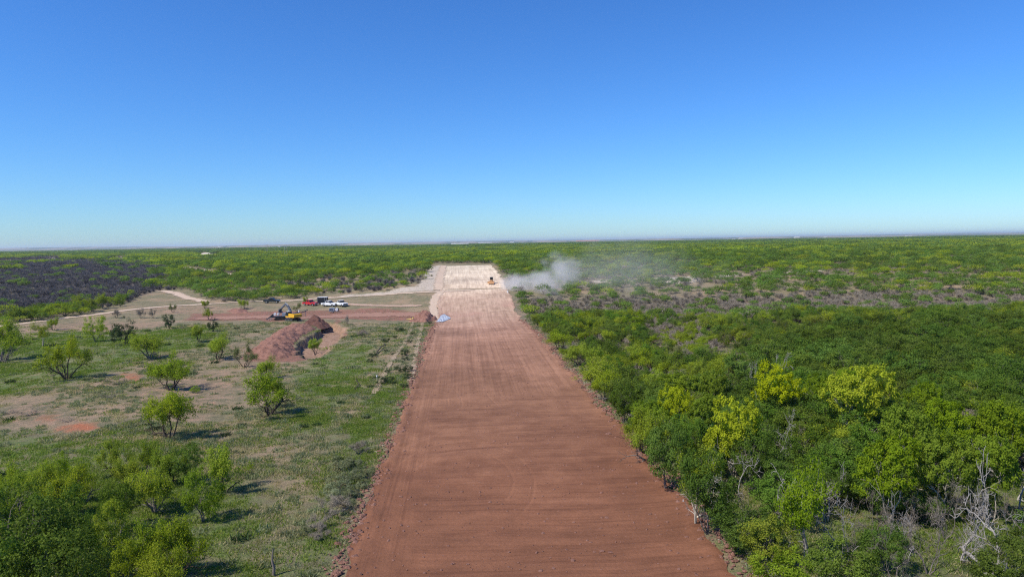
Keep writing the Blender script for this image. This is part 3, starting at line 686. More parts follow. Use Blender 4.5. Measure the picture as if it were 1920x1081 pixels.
LEFT = [
 ('mesq1', 4, 678, 599, 88, 'large bright green mesquite cut by the left frame edge', MT), ('tall0', 81, 648, 601, 40, 'slender yellowish mesquite on one thin stem below the pale road', MT),
 ('mesq2', 100, 618, 595, 18, 'small green mesquite tight behind the slender yellowish one', MT), ('mesq0', 124, 710, 630, 76, 'tall multi-stem mesquite alone in the greenest grass', MT),
 ('bushy0', 180, 640, 592, 42, 'rounded dense mesquite left of the dark grey-green one', MT), ('juniper0', 233, 646, 595, 50, 'dark grey-green rounded tree with a short stem in green grass', 'evergreen'),
 ('juniper1', 317, 616, 588, 25, 'dark compact evergreen ball standing alone on the open field', 'evergreen'), ('mesq3', 281, 672, 625, 54, 'feathery bright mesquite right of the tall multi-stem one', MT),
 ('sparse0', 373, 641, 609, 30, 'thin-leaved forked mesquite in front of the brown earth band', MT), ('juniper0', 399, 621, 597, 21, 'small dark evergreen just below a yellowish mesquite', 'evergreen'),
 ('mesq1', 393, 600, 577, 18, 'small yellowish mesquite at the end of the brown earth band', MT), ('sparse1', 409, 674, 623, 52, 'wide open mesquite with bare lower stems left of the spoil heap', MT),
 ('sparse2', 458, 689, 641, 44, 'brownish nearly leafless mesquite nearest the spoil heap', MT), ('sparse1', 321, 731, 662, 84, 'big straggly mesquite with leaning dark limbs on pink soil', MT),
 ('mesq2', 317, 821, 732, 78, 'lone mesquite with one dark trunk and a bright top above the thicket', MT), ('mesq0', 505, 777, 694, 104, 'full bright mesquite with many dark stems, largest on the pink slope', MT),
 ('sparse1', 498, 712, 668, 46, 'mesquite half hidden behind the fullest bright one', MT), ('mesq2', 456, 579, 560, 17, 'small green mesquite beside the road left of the dark pickup', MT),
 ('sparse0', 385, 578, 563, 14, 'tiny spindly mesquite at the road edge', MT), ('sparse2', 325, 586, 567, 16, 'bare little mesquite at the near edge of the road', MT),
 ('bare0', 264, 597, 576, 18, 'grey leafless bush with fanned stems', ST), ('bare0', 287, 596, 577, 14, 'narrow grey bush right of the fanned one', ST),
 ('mesq1', 195, 579, 549, 28, 'bushy green mesquite rising beyond the pale road', MT), ('bushy0', 247, 558, 543, 18, 'dark little tree at the edge of the burnt brush', MT),
 ('bare1', 218, 596, 578, 18, 'dry brown bush by the road bend', ST), ('bare1', 682, 632, 615, 24, 'dark bare bush right of the pit', ST), ('bare1', 651, 608, 590, 13, 'thin leafless bush beyond the pit', ST),
 ('sparse0', 591, 664, 635, 28, 'spindly tree standing in the near end of the pit', MT), ('sparse2', 558, 585, 565, 19, 'bare forked tree right behind the excavator', MT), ('sparse0', 573, 571, 556, 9, 'thin tree beside the red pickup', MT),
 ('mesq3', 240, 800, 772, 30, 'low pale green bush above the thicket', ST) if False else ('bushy0', 365, 736, 724, 22, 'low bright bush right of the straggly mesquite', ST),
]
for k, bx, by, ty, wp, lb, cat in LEFT:
    plant_px(k, bx, by, ty, wp*(1.2 if k[:4] in ('mesq', 'spar') else 1), 'mesquite_tree' if cat == MT else ('evergreen_tree' if cat == 'evergreen' else 'bare_bush'), lb, cat)
for i, (bx, by, wp) in enumerate([(-30, 608, 40), (8, 604, 40), (35, 602, 36), (62, 600, 38), (92, 597, 36), (122, 593, 36), (150, 589, 34), (172, 584, 26), (225, 574, 24), (150, 578, 30)]):
    plant_px(['mesq0', 'bushy0', 'mesq3', 'bushy1', 'mesq1'][i % 5], bx, by, by-26, wp, 'mesquite_tree', 'bright green mesquite in the row between the pale road and the burnt brush', MT, 'row of mesquites along the pale road')
# thicket at the lower left (crown centre pixel, width in pixels, height in metres)
def plant_top(key, cx, cy, wpx, hm, name, label, cat, group=None, frac=.62):
    p = W(cx, cy, hm*frac); q = np.array([p[0], p[1], p[2]+hm*frac]); d = float((q-EYE)@F_)
    s = hm/PROTO[key][2]; sx = wpx*d/FPX/(PROTO[key][3]*s)
    return plant(key, p[0], p[1], name, label, cat, group, s, None, min(max(sx, .6), 1.8))
THK = [('mesq0', 213, 848, 62, 3.6, 'farthest bright crown at the top left of the lower left thicket'), ('mesq1', 269, 850, 44, 3.4, 'narrow bright crown on the far side of the lower left thicket'),
 ('broad1', 350, 862, 60, 3.6, 'dark crown behind the brightest one in the thicket'), ('mesq2', 315, 866, 55, 3.3, 'yellow-green crown left of a dark one in the thicket'), ('sparse0', 418, 870, 66, 4.2, 'thin-leaved mesquite at the right end of the thicket'),
 ('bushy1', 378, 912, 74, 4.6, 'brightest rounded mesquite on the right side of the thicket'), ('mesq3', 289, 908, 88, 3.8, 'feathery crown in the middle of the thicket'), ('bushy0', 203, 984, 80, 4, 'crown right beside the big dark tree'),
 ('mesq0', 336, 1008, 118, 4.4, 'widest yellow-green crown at the front of the thicket'), ('mesq1', 265, 1015, 100, 4.2, 'olive crown left of the widest one'), ('bushy1', 37, 925, 90, 4.2, 'bright crown near the left frame edge'),
 ('mesq2', 122, 915, 92, 4, 'bright feathery crown between the left edge and the dark crown'), ('broad0', 223, 940, 80, 4.0, 'dark crown in the middle of the thicket'), ('broad2', 30, 1005, 210, 7.5, 'biggest dark tree filling the lower left corner'),
 ('broad1', 120, 980, 105, 6.0, 'second dark tree right of the corner one'), ('bushy0', 215, 1050, 90, 3.6, 'low crown at the bottom frame edge'), ('mesq3', 74, 895, 66, 3.6, 'pale green crown at the far left of the thicket'), ('mesq1', 160, 893, 66, 3.5, 'small bright crown behind the dark one'),
 ('mesq0', 10, 900, 70, 3.8, 'crown at the far left frame edge'), ('broad0', 100, 1075, 170, 6.5, 'dark tree under the corner one at the frame bottom'), ('broad2', -60, 1080, 200, 7, 'dark tree cut off by the lower left corner'), ('mesq2', 300, 1065, 90, 3.4, 'low olive crown at the bottom of the thicket'),
 ('broad1', -60, 950, 130, 6, 'dark tree beyond the left edge'), ('mesq2', 240, 880, 60, 3.2, 'small yellow-green crown in the far part of the thicket'), ('bushy1', 110, 870, 50, 3, 'lowest crown behind the thicket at the left')]
for k, cx, cy, wp, hm, lb in THK:
    b_ = k.startswith('broad'); plant_top(k, cx, cy, wp, hm, 'broadleaf_tree' if b_ else 'mesquite_tree', lb, 'broadleaf tree' if b_ else MT, 'trees of the lower left thicket')
# low dark shrubs beside the two-track
SHR = [(749, 621, 18), (741, 634, 10), (722, 641, 16), (724, 660, 10), (767, 642, 12), (777, 650, 6), (773, 627, 10), (760, 666, 20), (759, 675, 14), (774, 667, 8), (698, 669, 16), (694, 679, 12), (752, 697, 22), (766, 696, 20), (727, 698, 12), (719, 719, 24), (738, 719, 14), (765, 710, 20), (758, 726, 16), (806, 607, 9), (743, 690, 9), (735, 712, 12)]
for i, (bx, by, wp) in enumerate(SHR):
    p = W(bx, by); d = p[1]; s = wp*1.15*d/FPX/PROTO['juniper0'][3]
    k = 'juniper%d' % (i % 2); o = plant(k, p[0], p[1], 'low_shrub', 'low dark green shrub spreading beside the ruts left of the strip', ST, 'low shrubs along the two-track', s*.62, None, 1.6)
for i, (bx, by, wp) in enumerate([(655, 905, 46), (636, 935, 50), (618, 965, 50), (690, 890, 24), (640, 880, 36), (600, 990, 36), (665, 875, 30), (660, 930, 26), (672, 850, 30), (630, 915, 34), (650, 950, 30), (605, 1010, 30), (680, 915, 22), (575, 1000, 26)]):
    p = W(bx, by); s = wp*1.35*p[1]/FPX/PROTO['juniper0'][3]
    plant(['wjuniper', 'wjuniper', 'bare0'][i % 3], p[0], p[1], 'weedy_bush', 'grey-green weedy bush in the dense clump left of the near strip edge', ST, 'weedy clump beside the near strip', s*.7, None, 1.3)

# right woodland: trees that can be told apart
YT = 'yellow-green tree'; DT = 'dead tree'; BT = 'broadleaf tree'
KEY = [
 ('yellow0', 1460, 715, 92, 7.2, 'golden-green domed tree just right of the bleached snag', YT), ('yellow3', 1608, 728, 122, 8, 'largest yellow-green tree with a wide crown over pale trunks', YT),
 ('yellow0', 1376, 785, 98, 7.4, 'bright yellow-green dome standing out nearest the middle of the wood', YT), ('yellow3', 1272, 752, 48, 5.8, 'small golden dome closest to the strip', YT),
 ('yellow1', 1338, 718, 56, 5.6, 'small yellow-green crown left of the bleached snag', YT), ('yellow2', 1318, 765, 60, 5.6, 'yellow-green crown between two golden domes', YT),
 ('yellow1', 1700, 800, 92, 6.8, 'yellow-green crown right below the largest golden tree', YT), ('yellow2', 1790, 790, 92, 6.6, 'yellow-green crown toward the right frame edge', YT), ('yellow1', 1885, 795, 96, 7.0, 'bright green crown cut by the right frame edge', YT),
 ('yellow2', 1665, 862, 110, 6.4, 'broad green crown below the pale-stemmed golden tree', YT), ('yellow1', 1770, 855, 110, 6.4, 'green crown in front of the right-edge ones', YT), ('yellow2', 1860, 858, 100, 6.6, 'green clumped crown above the grey deadwood', YT),
 ('yellow1', 1540, 725, 60, 5.4, 'dull yellow-green crown between the two largest golden trees', YT), ('tall1', 1510, 910, 80, 6.6, 'thin yellow crown over several pale stems', YT), ('yellow2', 1735, 745, 60, 5.6, 'small yellowish crown behind the right-hand row', YT),
]
for k, cx, cy, wp, hm, lb, cat in KEY: plant_top(k, cx, cy, wp, hm*1.08, 'yellow_green_tree', lb, cat, 'yellow-green trees in the wood', .74)
EDGE = [('broad0', 1248, 832, 84, 6.0, 'dark crown over the strip edge with a leaning pale trunk', BT), ('tall0', 1304, 884, 64, 6.2, 'tall tree with a straight pale trunk at the grass verge', MT), ('broad1', 1330, 900, 110, 6.0, 'dense dark tree shading the verge beside the dead one', BT),
 ('mesq0', 1204, 792, 66, 4.6, 'bright green tree leaning over the strip edge', MT), ('broad2', 1168, 744, 56, 4.6, 'dark green rounded tree at the strip edge', BT), ('mesq1', 1215, 800, 70, 5.2, 'green tree second in from the strip edge', MT),
 ('bushy0', 1232, 712, 64, 4.6, 'vivid green rounded crown behind the edge trees', MT), ('mesq3', 1133, 712, 64, 4.2, 'bright mesquite where the pale verge widens', MT), ('mesq0', 1085, 655, 60, 4.2, 'mesquite with grey stems at the far strip edge', MT), ('mesq2', 1050, 630, 54, 4.0, 'mesquite at the bend of the strip edge', MT),
 ('bushy1', 1190, 598, 52, 4.8, 'bright mesquite standing above the grey brush', MT), ('broad2', 1420, 838, 90, 6.0, 'dark crown below the brightest golden dome', BT), ('broad1', 1290, 812, 74, 5.6, 'medium green crown left of the golden dome', BT), ('mesq1', 1310, 690, 56, 4.4, 'green crown behind the small yellow ones', MT),
 ('bushy0', 1445, 1000, 110, 3.6, 'low bright olive tree at the front of the wood', MT), ('bushy1', 1470, 1060, 130, 3.8, 'bright green low tree at the bottom frame edge', MT), ('broad0', 1580, 1050, 130, 3.6, 'dark green low tree right of the bright bottom one', BT), ('broad2', 1660, 1010, 90, 3.6, 'vivid dark shrubby tree among bleached stems', BT), ('broad1', 1890, 1040, 110, 4.2, 'dense green tree in the lower right corner', BT)]
for k, cx, cy, wp, hm, lb, cat in EDGE: plant_top(k, cx, cy, wp, hm, 'broadleaf_tree' if cat == BT else 'mesquite_tree', lb, cat, 'trees along the near edge of the wood', .68)
DEAD = [('dead1', 1358, 955, 868, 80, 'white dead tree with a twisted trunk on the verge'), ('dead0', 1385, 930, 850, 50, 'pale snag close behind the white dead tree'), ('dead2', 1430, 745, 668, 60, 'bleached snag with a hooked limb left of the golden dome'),
 ('dead0', 1515, 1030, 905, 76, 'tall pale snag under the thin yellow crown'), ('dead3', 1475, 1000, 925, 70, 'fan of bare grey limbs left of the tall pale snag'), ('dead2', 1592, 1050, 935, 70, 'twisted white snag with coiled low branches'),
 ('dead3', 1640, 1000, 925, 66, 'grey bare crown behind the coiled white snag'), ('dead1', 1855, 1075, 905, 150, 'largest grey dead tree with a forked limb at the right'), ('dead3', 1740, 1075, 960, 110, 'low spread of bare grey limbs beside the largest dead tree'),
 ('dead0', 1788, 920, 828, 50, 'curling white snag above the fallen trunk'), ('dead3', 1850, 880, 812, 76, 'tangle of bare twigs below the right-edge crowns'), ('dead2', 1450, 880, 790, 60, 'dark-stemmed snag rising right of the golden dome'),
 ('dead3', 1420, 915, 840, 90, 'wide leaning dead tree with long pale limbs'), ('dead0', 1905, 960, 860, 60, 'pale snag at the right frame edge'), ('dead3', 1920, 1010, 905, 110, 'grey limbs reaching in from the right frame edge'), ('dead1', 1665, 790, 745, 30, 'small white snag beside the largest golden tree'),
 ('dead1', 1700, 1030, 930, 70, 'grey forked snag right of the coiled white one'), ('dead3', 1770, 1010, 905, 90, 'spread of thin grey limbs below the fallen trunk'), ('dead1', 1550, 975, 890, 50, 'thin bare snag between the tall pale one and the coiled one'),
 ('dead3', 1820, 985, 890, 90, 'ragged grey crown left of the right-edge snag'), ('dead2', 1885, 1070, 960, 80, 'bare grey tree in the lower right corner'), ('dead3', 1620, 1075, 985, 70, 'low bare limbs at the frame bottom under the coiled snag'), ('dead2', 1880, 905, 840, 60, 'grey snag among crowns near the right edge'),
 ('dead3', 1395, 960, 905, 60, 'low tangle of dead limbs right of the white dead tree'), ('dead3', 1680, 1090, 985, 80, 'bare grey shrubby tree at the frame bottom'), ('dead0', 1600, 690, 655, 34, 'small bleached snag in the far dark canopy'), ('dead3', 1500, 850, 800, 44, 'grey twiggy snag among dark crowns'), ('dead2', 1800, 1050, 950, 70, 'thin bare tree left of the largest dead one')]
for k, bx, by, ty, wp, lb in DEAD: plant_px(k, bx, by, by-(by-ty)*1.15, wp*1.15, 'dead_tree', lb, DT)

# fill of the woodland
rs = np.random.RandomState(77)
OPEN = [(-900, 620), (-60, 612), (60, 606), (190, 587), (235, 563), (300, 545), (345, 548), (385, 566), (480, 566), (560, 560), (620, 552), (650, 551), (720, 546), (775, 538), (803, 522), (806, 494), (922, 494), (930, 505), (944, 525), (957, 560), (985, 600), (1012, 640), (1064, 700), (1110, 745), (1165, 835), (1262, 930), (1330, 968), (1420, 985), (1400, 1050), (1440, 1400), (-900, 1400)]
SCARPS = [[(1085, 527), (1160, 523), (1165, 527), (1090, 530)], [(1222, 522), (1300, 516), (1306, 526), (1228, 531)], [(1335, 514), (1390, 512), (1388, 517), (1340, 519)], [(1465, 509), (1492, 508), (1490, 512), (1468, 513)], [(1525, 506), (1545, 505), (1543, 508), (1527, 509)]]
CLEAR = [[(60, 482), (122, 480), (122, 491), (60, 494)], [(-60, 487), (90, 485), (100, 493), (-60, 499)], [(200, 481), (248, 480), (248, 489), (200, 490)], [(362, 473), (420, 472), (418, 480), (366, 482)], [(330, 498), (360, 501), (440, 513), (440, 521), (395, 516), (335, 505)], [(280, 545), (350, 543), (400, 566), (300, 570)]]
DARK = [(1385, 720), (1440, 655), (1560, 615), (1750, 600), (2100, 600), (2100, 770), (1880, 770), (1650, 715), (1540, 700), (1500, 740), (1440, 690)]
DARK2 = [(1280, 860), (1400, 800), (1500, 740), (1600, 790), (1650, 870), (1700, 950), (1600, 960), (1500, 880), (1420, 950), (1300, 930)]
GREY = [(955, 560), (1400, 553), (2100, 556), (2100, 588), (1500, 598), (1330, 610), (1250, 600), (1050, 592), (970, 592)]
GREY2 = [(1240, 620), (1320, 615), (1350, 680), (1290, 700), (1250, 660)]
DEADZ = [(1640, 940), (1800, 880), (2100, 900), (2100, 1200), (1600, 1200), (1560, 1040)]
BURN = [(-900, 492), (0, 492), (200, 488), (290, 494), (308, 515), (290, 545), (235, 563), (150, 575), (0, 595), (-900, 612)]
ROCKY = [(520, 535), (600, 522), (690, 518), (800, 505), (806, 525), (760, 545), (700, 550), (620, 556), (580, 548)]
def jgrid(x0, x1, y0, y1, s, seed):
    r = np.random.RandomState(seed); X, Y = np.meshgrid(np.arange(x0, x1, s), np.arange(y0, y1, s))
    return (X+r.uniform(-.48, .48, X.shape)*s).ravel(), (Y+r.uniform(-.48, .48, X.shape)*s).ravel()
def inside(px, py, poly): return sdist(px, py, poly) > 0
def basin(x, y):
    px, py, d = proj(x, y, H(x, y)); return px, py, d
X, Y = jgrid(16, 190, 38, 185, 2.7, 1)
px, py, d = basin(X, Y)
ok = (px > 900) & (px < 2420) & (d > 30) & ~inside(px, py, OPEN) & (X > np.interp(Y, SLY, SRX)+1.6)
X, Y, px, py, d = (a[ok] for a in (X, Y, px, py, d))
PL_ = np.array(placed)
dd_ = [(o.location.x*(1-k), o.location.y*(1-k)) for o in C.objects if o.get('category') == DT for k in (.03, .075)]
PL_ = np.concatenate([PL_, np.array([(a, b, 2.4) for a, b in dd_])])
near = np.sqrt((X[:, None]-PL_[None, :, 0])**2+(Y[:, None]-PL_[None, :, 1])**2)-PL_[None, :, 2]*.62
ok = (near > .3).all(1); X, Y, px, py, d = (a[ok] for a in (X, Y, px, py, d))
order = np.argsort(d); X, Y, px, py, d = (a[order] for a in (X, Y, px, py, d))
inD = inside(px, py-20, DARK) | inside(px, py, DARK2); inG = inside(px, py, GREY) | inside(px, py, GREY2); inZ = inside(px, py, DEADZ)
cnt = {MT: 0, BT: 0, ST: 0, DT: 0}; rest = []
gapn = n2d(X, Y, .11, 91)
for i in range(len(X)):
    r = rs.rand(); dd = d[i]
    if py[i] < 740 and not inD[i] and not inG[i] and (gapn[i] < -.15) and rs.rand() < .66: continue
    if py[i] < 760 and not inG[i] and rs.rand() < .30: continue
    if inG[i]:
        if r < .12: continue
        k, nm, cat = ('bare%d' % rs.randint(2), 'bare_bush', ST) if r < .45 else (['sparse0', 'sparse1', 'sparse2', 'mesq0', 'mesq3'][rs.randint(5)], 'mesquite_tree', MT)
        lb = 'leafless grey bush in the dusty brush beyond the green mesquites' if cat == ST else 'thin mesquite scattered in the dusty grey brush right of the strip'; hm = rs.uniform(1.7, 2.8)
    elif inZ[i]:
        if r < .5: k, nm, cat, lb, hm = ['bare0', 'dead3', 'dead1', 'dead2'][rs.randint(4)], 'bare_bush', ST, 'bare grey twiggy bush under the dead trees at the lower right', rs.uniform(2.2, 4.0)
        elif r < .78: k, nm, cat, lb, hm = 'broad%d' % rs.randint(3), 'broadleaf_tree', BT, 'low dark green tree between the grey dead trees at the lower right', rs.uniform(1.8, 3.2)
        else: k, nm, cat, lb, hm = 'wmesq%d' % rs.randint(4), 'mesquite_tree', MT, 'low mesquite between the grey dead trees at the lower right', rs.uniform(2.2, 3.2)
    elif inD[i]:
        if r < .55: k, nm, cat, lb, hm = 'broad%d' % rs.randint(3), 'broadleaf_tree', BT, 'dark green dense tree in the shady heart of the wood', rs.uniform(3.2, 5.8)
        else: k, nm, cat, lb, hm = ['wbushy0', 'wmesq1', 'wmesq0', 'wbushy1', 'mesq0'][rs.randint(5)], 'mesquite_tree', MT, 'lighter mesquite standing among the dark trees in the heart of the wood', rs.uniform(3.3, 4.4)
    elif py[i] > 760:
        if r < .52: k, nm, cat, lb, hm = 'broad%d' % rs.randint(3), 'broadleaf_tree', BT, 'deep green tree filling in around the golden-green trees', rs.uniform(2.7, 5.2)
        elif r < .86: k, nm, cat, lb, hm = ['wbushy0', 'wmesq0', 'wmesq1', 'wmesq3', 'tall0', 'wbushy1'][rs.randint(6)], 'mesquite_tree', MT, 'mid green mesquite filling in around the golden-green trees', rs.uniform(2.7, 4.4)
        elif r < .90: k, nm, cat, lb, hm = 'yellow%d' % rs.randint(1, 3), 'yellow_green_tree', YT, 'small yellow-green tree scattered among the deeper green ones', rs.uniform(4.2, 5)
        else: k, nm, cat, lb, hm = 'bare0', 'bare_bush', ST, 'grey leafless bush between the leafy trees near the strip', rs.uniform(2.2, 3.4)
    else:
        if r < .60: k, nm, cat, lb, hm = ['wbushy0', 'mesq0', 'wmesq1', 'mesq3', 'wmesq2', 'wbushy1', 'mesq1', 'wmesq0'][rs.randint(8)], 'mesquite_tree', MT, 'bright green mesquite in the belt between the wood and the grey brush', rs.uniform(2.5, 4.4)
        elif r < .70: k, nm, cat, lb, hm = 'broad%d' % rs.randint(3), 'broadleaf_tree', BT, 'darker tree dotted through the bright mesquite belt', rs.uniform(3, 4)
        elif r < .9: k, nm, cat, lb, hm = 'sparse%d' % rs.randint(3), 'mesquite_tree', MT, 'thin grey-stemmed mesquite in a gap of the bright mesquite belt', rs.uniform(2.4, 3.4)
        else: k, nm, cat, lb, hm = 'bare%d' % rs.randint(2), 'bare_bush', ST, 'leafless grey bush in a gap of the bright mesquite belt', rs.uniform(1.6, 2.6)
    cnt.setdefault(cat, 0)
    s = hm/PROTO[k][2]
    if cnt[cat] >= {MT: 228, BT: 265}.get(cat, 240) or px[i] > 1985 or py[i] > 1180: rest.append((X[i], Y[i], k, s)); continue
    cnt[cat] += 1
    sx = rs.uniform(.95, 1.3)*(1.15 if k.startswith('broad') or k.startswith('bushy') else 1)
    plant(k, X[i], Y[i], nm, lb, cat, {'broadleaf tree': 'broadleaf trees of the right-hand wood', MT: 'mesquites right of the strip', ST: 'leafless bushes right of the strip'}.get(cat, 'small yellow-green trees'), s, None, sx)
print('fill', cnt, 'rest', len(rest))

# mid and far cover, too many to count
full = {k: joinmeshes('full_'+k, [m for m in PROTO[k][:2] if m]) for k in ('mesq0', 'mesq1', 'mesq3', 'broad0', 'bushy0', 'sparse0', 'sparse2', 'bare0', 'bare1', 'broad1', 'broad2', 'mesq2', 'bushy1', 'sparse1', 'tall0', 'wmesq0', 'wmesq1', 'wmesq2', 'wmesq3', 'wbushy0', 'wbushy1', 'yellow1', 'yellow2', 'dead1', 'dead2', 'dead3')}
fk = list(full); colF = protocol('near_cover', [full[k] for k in fk])
tw = [twigbush('tw%d' % i, 200+i, B_twig, 320, 2.0, 2.2, .028) for i in range(3)]
bt = [twigbush('bt%d' % i, 210+i, B_burn, 260, 2.6, 2.0, .045) for i in range(3)]
fc = [farcrown('fc%d' % i, 220+i, [LMF, LMF, LM, LB, LMF, LMF][i], 1, 420, 4.0, 2.7, .42) for i in range(6)]
midm = [joinmeshes('mid%d' % i, [fc[i], twigbush('mt%d' % i, 240+i, B_twig, 60, 2.2, 1.6, .03)]) for i in range(6)]
colM = protocol('mid_cover', midm+tw+bt)       # 0-5 leafy, 6-8 grey twigs, 9-11 burnt
colN = protocol('far_cover', [farcrown('ff%d' % i, 260+i, [LMF, LM, LB, LMF][i], 5, 110, 4.2, 3.4, .95, 7) for i in range(4)]+[twigbush('fb%d' % i, 270+i, B_burn, 420, 2.6, 7, .10) for i in range(2)])
colD = protocol('distant_cover', [farcrown('fd%d' % i, 280+i, [LMF, LMF, LB][i], 16, 60, 4.8, 5.5, 2.2, 26) for i in range(3)])
def cover(s, y0, y1, seed, name, label, tier):
    X, Y = jgrid(-y1*1.05-60, y1*1.05+60, y0, y1, s, seed)
    px, py, d = basin(X, Y)
    ok = (px > -160) & (px < 2080) & (d > 30) & ~inside(px, py, OPEN)
    for c_ in SCARPS: ok &= ~inside(px, py, c_)
    for c_ in CLEAR: ok &= ~inside(px, py, c_)
    ok &= (Y > 396) | (X > 19.5) | (X < -10.5)
    ok &= (Y > 185) | (X < 0)
    ok &= ~((Y > 390) & (Y < 398) & (np.abs(X-5) < 14))
    X, Y, px, py, d = (a[ok] for a in (X, Y, px, py, d)); n = len(X); r = np.random.RandomState(seed+1); u = r.rand(n)
    nn = n2d(X, Y, .11, 55)+.25*n2d(X, Y, .02, 56)
    bn = (sdist(px+n2d(X, Y, .05, 5)*40+r.normal(0, 12, n), py+n2d(X, Y, .04, 6)*9+r.normal(0, 3, n), BURN) > 0); gr = inside(px, py, GREY); ro = inside(px, py, ROCKY)
    keep = r.rand(n) > (.14 if tier == 1 else .0); scl = r.uniform(.62, 1.35, n)
    if tier == 1:
        pick = np.choose(r.randint(0, 6, n), [0, 1, 2, 4, 0, 3]); pick = np.where(u > .93, 3, pick); pick = np.where((u < .08), 5, pick)
        gap = (nn < -.55) & (u < .6) & (Y < 420); keep &= ~((nn < -.75) & (u > .4))
        pick = np.where(gr, np.where(u < .5, 6+r.randint(0, 3, n), np.where(u < .75, 5, 1)), pick)
        pick = np.where(bn, np.where(u < .9, 9+r.randint(0, 3, n), 5), pick)
        pick = np.where(ro & (u < .45), 9+r.randint(0, 3, n), pick); keep &= ~(ro & (r.rand(n) < .3))
        pick = np.where(gap, 6+r.randint(0, 3, n), pick); scl = np.where(pick >= 6, scl*.9, scl)
        scl = np.where((pick < 6) & (Y < 330), scl*.82, scl)
    elif tier == 2:
        pick = np.choose(r.randint(0, 4, n), [0, 1, 3, 2]); pick = np.where((pick == 2) & (u < .4), 0, pick); pick = np.where(bn & (u < .93), 4+r.randint(0, 2, n), pick)
    else:
        pick = np.choose(r.randint(0, 4, n), [0, 1, 0, 2])
    X, Y, pick, scl = X[keep], Y[keep], pick[keep], scl[keep]
    scatter(name, np.stack([X, Y, H(X, Y)-.05], -1), pick, r.uniform(0, 6.28, len(X)), scl, {1: colM, 2: colN, 3: colD}[tier], label)
    print(name, len(X))
cover(4.1, 165, 520, 300, 'mesquite_scrub', 'unbroken mesquite scrub with grey leafless brush beyond the clearing', 1)
cover(9.5, 520, 1500, 310, 'distant_scrub', 'far green scrub with the dark burnt patch at the left', 2)
cover(33, 1500, 4600, 320, 'horizon_scrub', 'flat green scrub stretching toward the horizon', 3)
def brush(polys, s, y0, y1, seed, lo, hi, name, label, thin=0., sc1=1.):
    X, Y = jgrid(-y1-60, y1*1.05+60, y0, y1, s, seed); px, py, d = basin(X, Y); ok = np.zeros(X.shape, bool)
    for p_ in polys: ok |= sdist(px+n2d(X, Y, .05, seed)*25, py+n2d(X, Y, .04, seed+1)*5, p_) > 0
    ok &= ((X > 20) | (X < -13)) & (px > -200) & (px < 2100) & (d > 30); r = np.random.RandomState(seed+2); ok &= r.rand(len(X)) > thin
    X, Y = X[ok], Y[ok]; n = len(X); print(name, n)
    scatter(name, np.stack([X, Y, H(X, Y)-.05], -1), r.randint(lo, hi, n), r.uniform(0, 6.28, n), r.uniform(.5, 1.05, n)*sc1, colM, label)
brush([GREY, GREY2, [(955, 590), (1400, 598), (1400, 640), (1100, 640), (990, 600)]], 2.3, 120, 330, 700, 6, 9, 'grey_brush', 'dusty leafless grey brush in a band across the right side', .25)
brush([BURN], 3.3, 165, 560, 710, 9, 12, 'burnt_brush', 'dark slate coloured leafless brush at the far left', .22)
brush([BURN], 6.5, 560, 1150, 720, 9, 12, 'burnt_brush', 'most distant dark leafless brush at the far left', .1, 1.7)
brush([[(640, 548), (720, 541), (790, 532), (806, 505), (818, 500), (812, 530), (790, 543), (700, 552)]], 5.5, 200, 400, 730, 0, 9, 'rocky_scrub', 'scattered low shrubs on the pale rocky slope left of the far strip', .3, .6)
if rest:
    a = np.array([(x, y) for x, y, k, s in rest])
    scatter('woodland_cover', np.stack([a[:, 0], a[:, 1], H(a[:, 0], a[:, 1])], -1), [fk.index(k) if k in fk else 0 for _, _, k, _ in rest], rs.uniform(0, 6.28, len(a)), [s for *_, s in rest], colF, 'green mesquite canopy at the far side of the near wood')

# grass and weeds on the near ground
def tuft(key, seed, mat, n, hh, rr, wd, lean=.6):
    r = np.random.RandomState(seed); a = r.uniform(0, 6.28, n); q = rr*np.sqrt(r.rand(n))
    base = np.stack([np.cos(a)*q, np.sin(a)*q, np.full(n, -.03)], -1)
    d = unit(np.stack([r.normal(0, lean, n), r.normal(0, lean, n), np.ones(n)], -1)); t = d*(hh*r.uniform(.5, 1.1, n))[:, None]; s = unit(np.cross(d, r.normal(0, 1, (n, 3))))*wd
    V = np.stack([base-s, base+s, base+t+s*.4, base+t-s*.4], 1).reshape(-1, 3)
    return quadmesh(key, V, np.arange(4*n).reshape(-1, 4), mat, {'tint': np.repeat(r.rand(n), 4)})
colG = protocol('ground_cover', [tuft('gg%d' % i, 400+i, LGR, 60, .24, .85, .035) for i in range(2)]+[tuft('gd%d' % i, 410+i, LDR, 50, .30, .7, .028) for i in range(2)]+[tuft('gw%d' % i, 420+i, LWE, 60, .36, .6, .04, .9) for i in range(2)]+[tuft('gk', 430, LJ, 70, .5, .6, .05, .9)])
